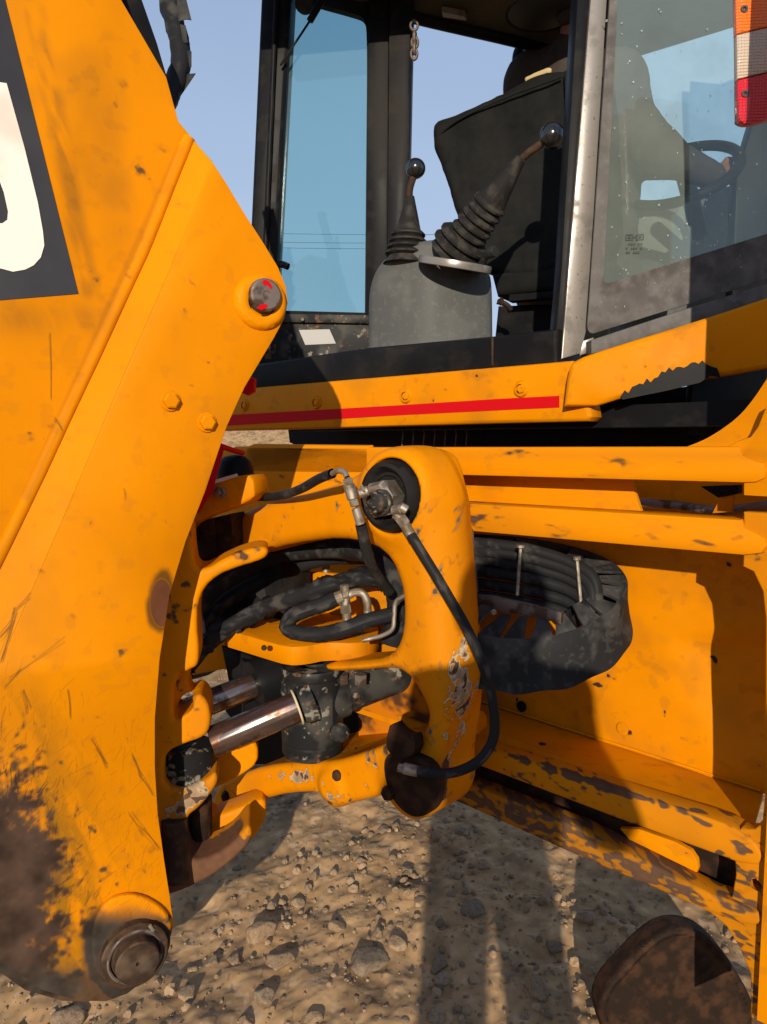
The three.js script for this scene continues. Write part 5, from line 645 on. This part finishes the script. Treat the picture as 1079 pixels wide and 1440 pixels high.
// ---------------------------------------------------------------- stones and gravel
{
  const gm = (y) => mkPlane(V3(0, y, 0), V3(1, 0, 0), V3(0, 0, -1), V3(0, 1, 0)), G0 = gm(0);
  const stoneGeo = (seed) => { const g = mergeVertices(new THREE.IcosahedronGeometry(1, 6).deleteAttribute('uv').deleteAttribute('normal'), 1e-4), p = g.attributes.position, r = rng(seed), pl = Array.from({ length: 12 }, () => [V3(r() - 0.5, r() - 0.5, r() - 0.5).normalize(), 0.5 + 0.35 * r()]), o = r() * 20; for (let i = 0; i < p.count; i++) { const v = V3().fromBufferAttribute(p, i); let s = 1; for (const [n, d] of pl) { const c = v.dot(n); if (c > 0.05) s = smin(s, d / c, 0.025); } s *= 0.88 + 0.24 * vnoise(v.x * 3 + o, v.y * 3, v.z * 3) + 0.06 * (vnoise(v.x * 11 + o, v.y * 11, v.z * 11) - 0.5); v.multiplyScalar(s); p.setXYZ(i, v.x, v.y, v.z); } g.computeVertexNormals(); return boxUV(g); };
  const geos = [1, 2, 3, 4, 5, 6].map(stoneGeo);
  const mats = [[0.27, 0.185, 0.11], [0.22, 0.165, 0.11], [0.31, 0.22, 0.135]].map((c, k) => matFrom(T(256, (q) => [...mix3(c, [c[0] * 0.7, c[1] * 0.66, c[2] * 0.62], sst(0.45, 0.8, q(3, k * 0.2))).map((x) => x * (0.8 + 0.4 * q(13))), 0.85, q(2) * 0.5 + q(11) * 0.5]), { bump: 0.0012, rep: 2.2 }));
  const r = rng(77); let ns = 0;
  const put = (x, y, wpx, hpx, label, group, k) => { const p = G0.hit(x, y + hpx * 0.3), d = -p.z, w = wpx / F * d / 2 * 1.12; const m = shade(new THREE.Mesh(geos[(k ?? ns) % geos.length], mats[ns % 3])); m.name = ns ? `stone_${String(ns).padStart(3, '0')}` : 'stone'; ns++; m.position.set(p.x, groundH(p.x, p.z) + w * 0.12, p.z); m.scale.set(w, w * clamp(hpx / wpx * 0.95, 0.45, 0.9), w * (0.8 + 0.3 * r())); m.rotation.y = r() * 6.28; scene.add(m); tag(m, label, 'stone', group); };
  const L = [[368, 1296, 46, 50, 'large grey-brown stone on the dirt left of centre, below the swing post'], [517, 1346, 66, 36, 'widest flat stone near the bottom centre, tan with a dark underside'], [562, 1322, 34, 28, 'pale blocky stone just above and right of the widest flat stone'], [396, 1342, 44, 20, 'flat low stone between the large grey-brown stone and the widest stone'], [665, 1276, 40, 28, 'grey stone alone in the shadow below the black hose'], [820, 1289, 34, 22, 'light oval stone in the sunlit patch left of the stabiliser foot'], [756, 1386, 42, 40, 'dark grey rounded stone in the shadow near the bottom edge'], [619, 1346, 34, 28, 'rounded stone at the left edge of the broad shadow'], [624, 1370, 32, 16, 'flat stone just under the rounded one at the edge of the shadow'], [345, 1424, 26, 30, 'upright stone at the bottom edge, left of centre'], [372, 1388, 30, 34, 'stone with a dark hollow beside it, lower left of centre'], [97, 1424, 52, 28, 'large flat grey stone at the bottom edge below the boom pin'], [330, 1340, 28, 18, 'small angular stone left of the flat low stone'], [300, 1342, 24, 18, 'small stone beside the tip of the boom'], [590, 1268, 22, 18, 'small pale stone above the widest flat stone, near the shadow'], [508, 1212, 20, 14, 'light pebble-like stone on bare dirt under the lower clamp'], [540, 1166, 18, 12, 'small stone at the foot of the carriage'], [420, 1260, 20, 18, 'small stone with a leaf-like shadow right of the swing post foot'], [442, 1428, 26, 26, 'stone at the bottom edge right of the upright one'], [575, 1220, 24, 16, 'flat pale chip of stone below the carriage'], [614, 1420, 34, 20, 'flat stone in the shadow at the bottom edge'], [700, 1300, 24, 16, 'low grey stone in the middle of the shadow'], [780, 1328, 26, 18, 'stone in the shadow near its right edge'], [682, 1216, 22, 16, 'dark stone in the shadow under the lowest rail'], [475, 1300, 26, 18, 'tan stone between the large grey-brown stone and the shadow'], [650, 1170, 24, 14, 'low stone where the shadow meets the lower rail'], [265, 1392, 34, 22, 'grey stone right of the boom tip at the lower left']];
  L.forEach(([x, y, w, h, l]) => put(x, y, w, h, l));
  for (let i = 0; i < 285; i++) { const x = 20 + 840 * r(), y = 1125 + 330 * r(); put(x, y, 5 + 16 * r() * r() * r(), 5 + 8 * r(), 'small grey-brown stone scattered on the dirt below the machine', 'small stones scattered on the dirt'); }
  const N = 30000, peb = stoneGeo(9), low = (() => { const g = mergeVertices(new THREE.IcosahedronGeometry(1, 1).deleteAttribute('uv').deleteAttribute('normal'), 1e-4), p = g.attributes.position; for (let i = 0; i < p.count; i++) { const s = 0.75 + 0.5 * r(); p.setXYZ(i, p.getX(i) * s, p.getY(i) * s * 0.75, p.getZ(i) * s); } const f = g.toNonIndexed(); f.computeVertexNormals(); return boxUV(f); })();
  const im = new THREE.InstancedMesh(low, new THREE.MeshStandardMaterial({ color: 0xffffff, roughness: 0.9 }), N), o = new THREE.Object3D(), c = new THREE.Color();
  for (let i = 0; i < N; i++) { const z = -0.7 - 4.5 * Math.pow(r(), 1.3), x = -1.9 + 4 * r(), cl = noise(x * 0.8, z * 0.8); const s = (0.001 + 0.008 * Math.pow(r(), 7)) * (0.5 + 1.2 * sst(0.35, 0.65, cl)); o.position.set(x, groundH(x, z) + s * 0.25, z); o.rotation.set(r() * 6, r() * 6, r() * 6); o.scale.setScalar(s); o.updateMatrix(); im.setMatrixAt(i, o.matrix); const b = 0.5 + 0.5 * r(); c.setRGB(0.33 * b, 0.22 * b, 0.125 * b); im.setColorAt(i, c); }
  im.name = 'gravel'; im.userData.kind = 'stuff'; im.userData.label = 'fine gravel on the dirt'; shade(im); scene.add(im);
}
renderer.render(scene, camera);
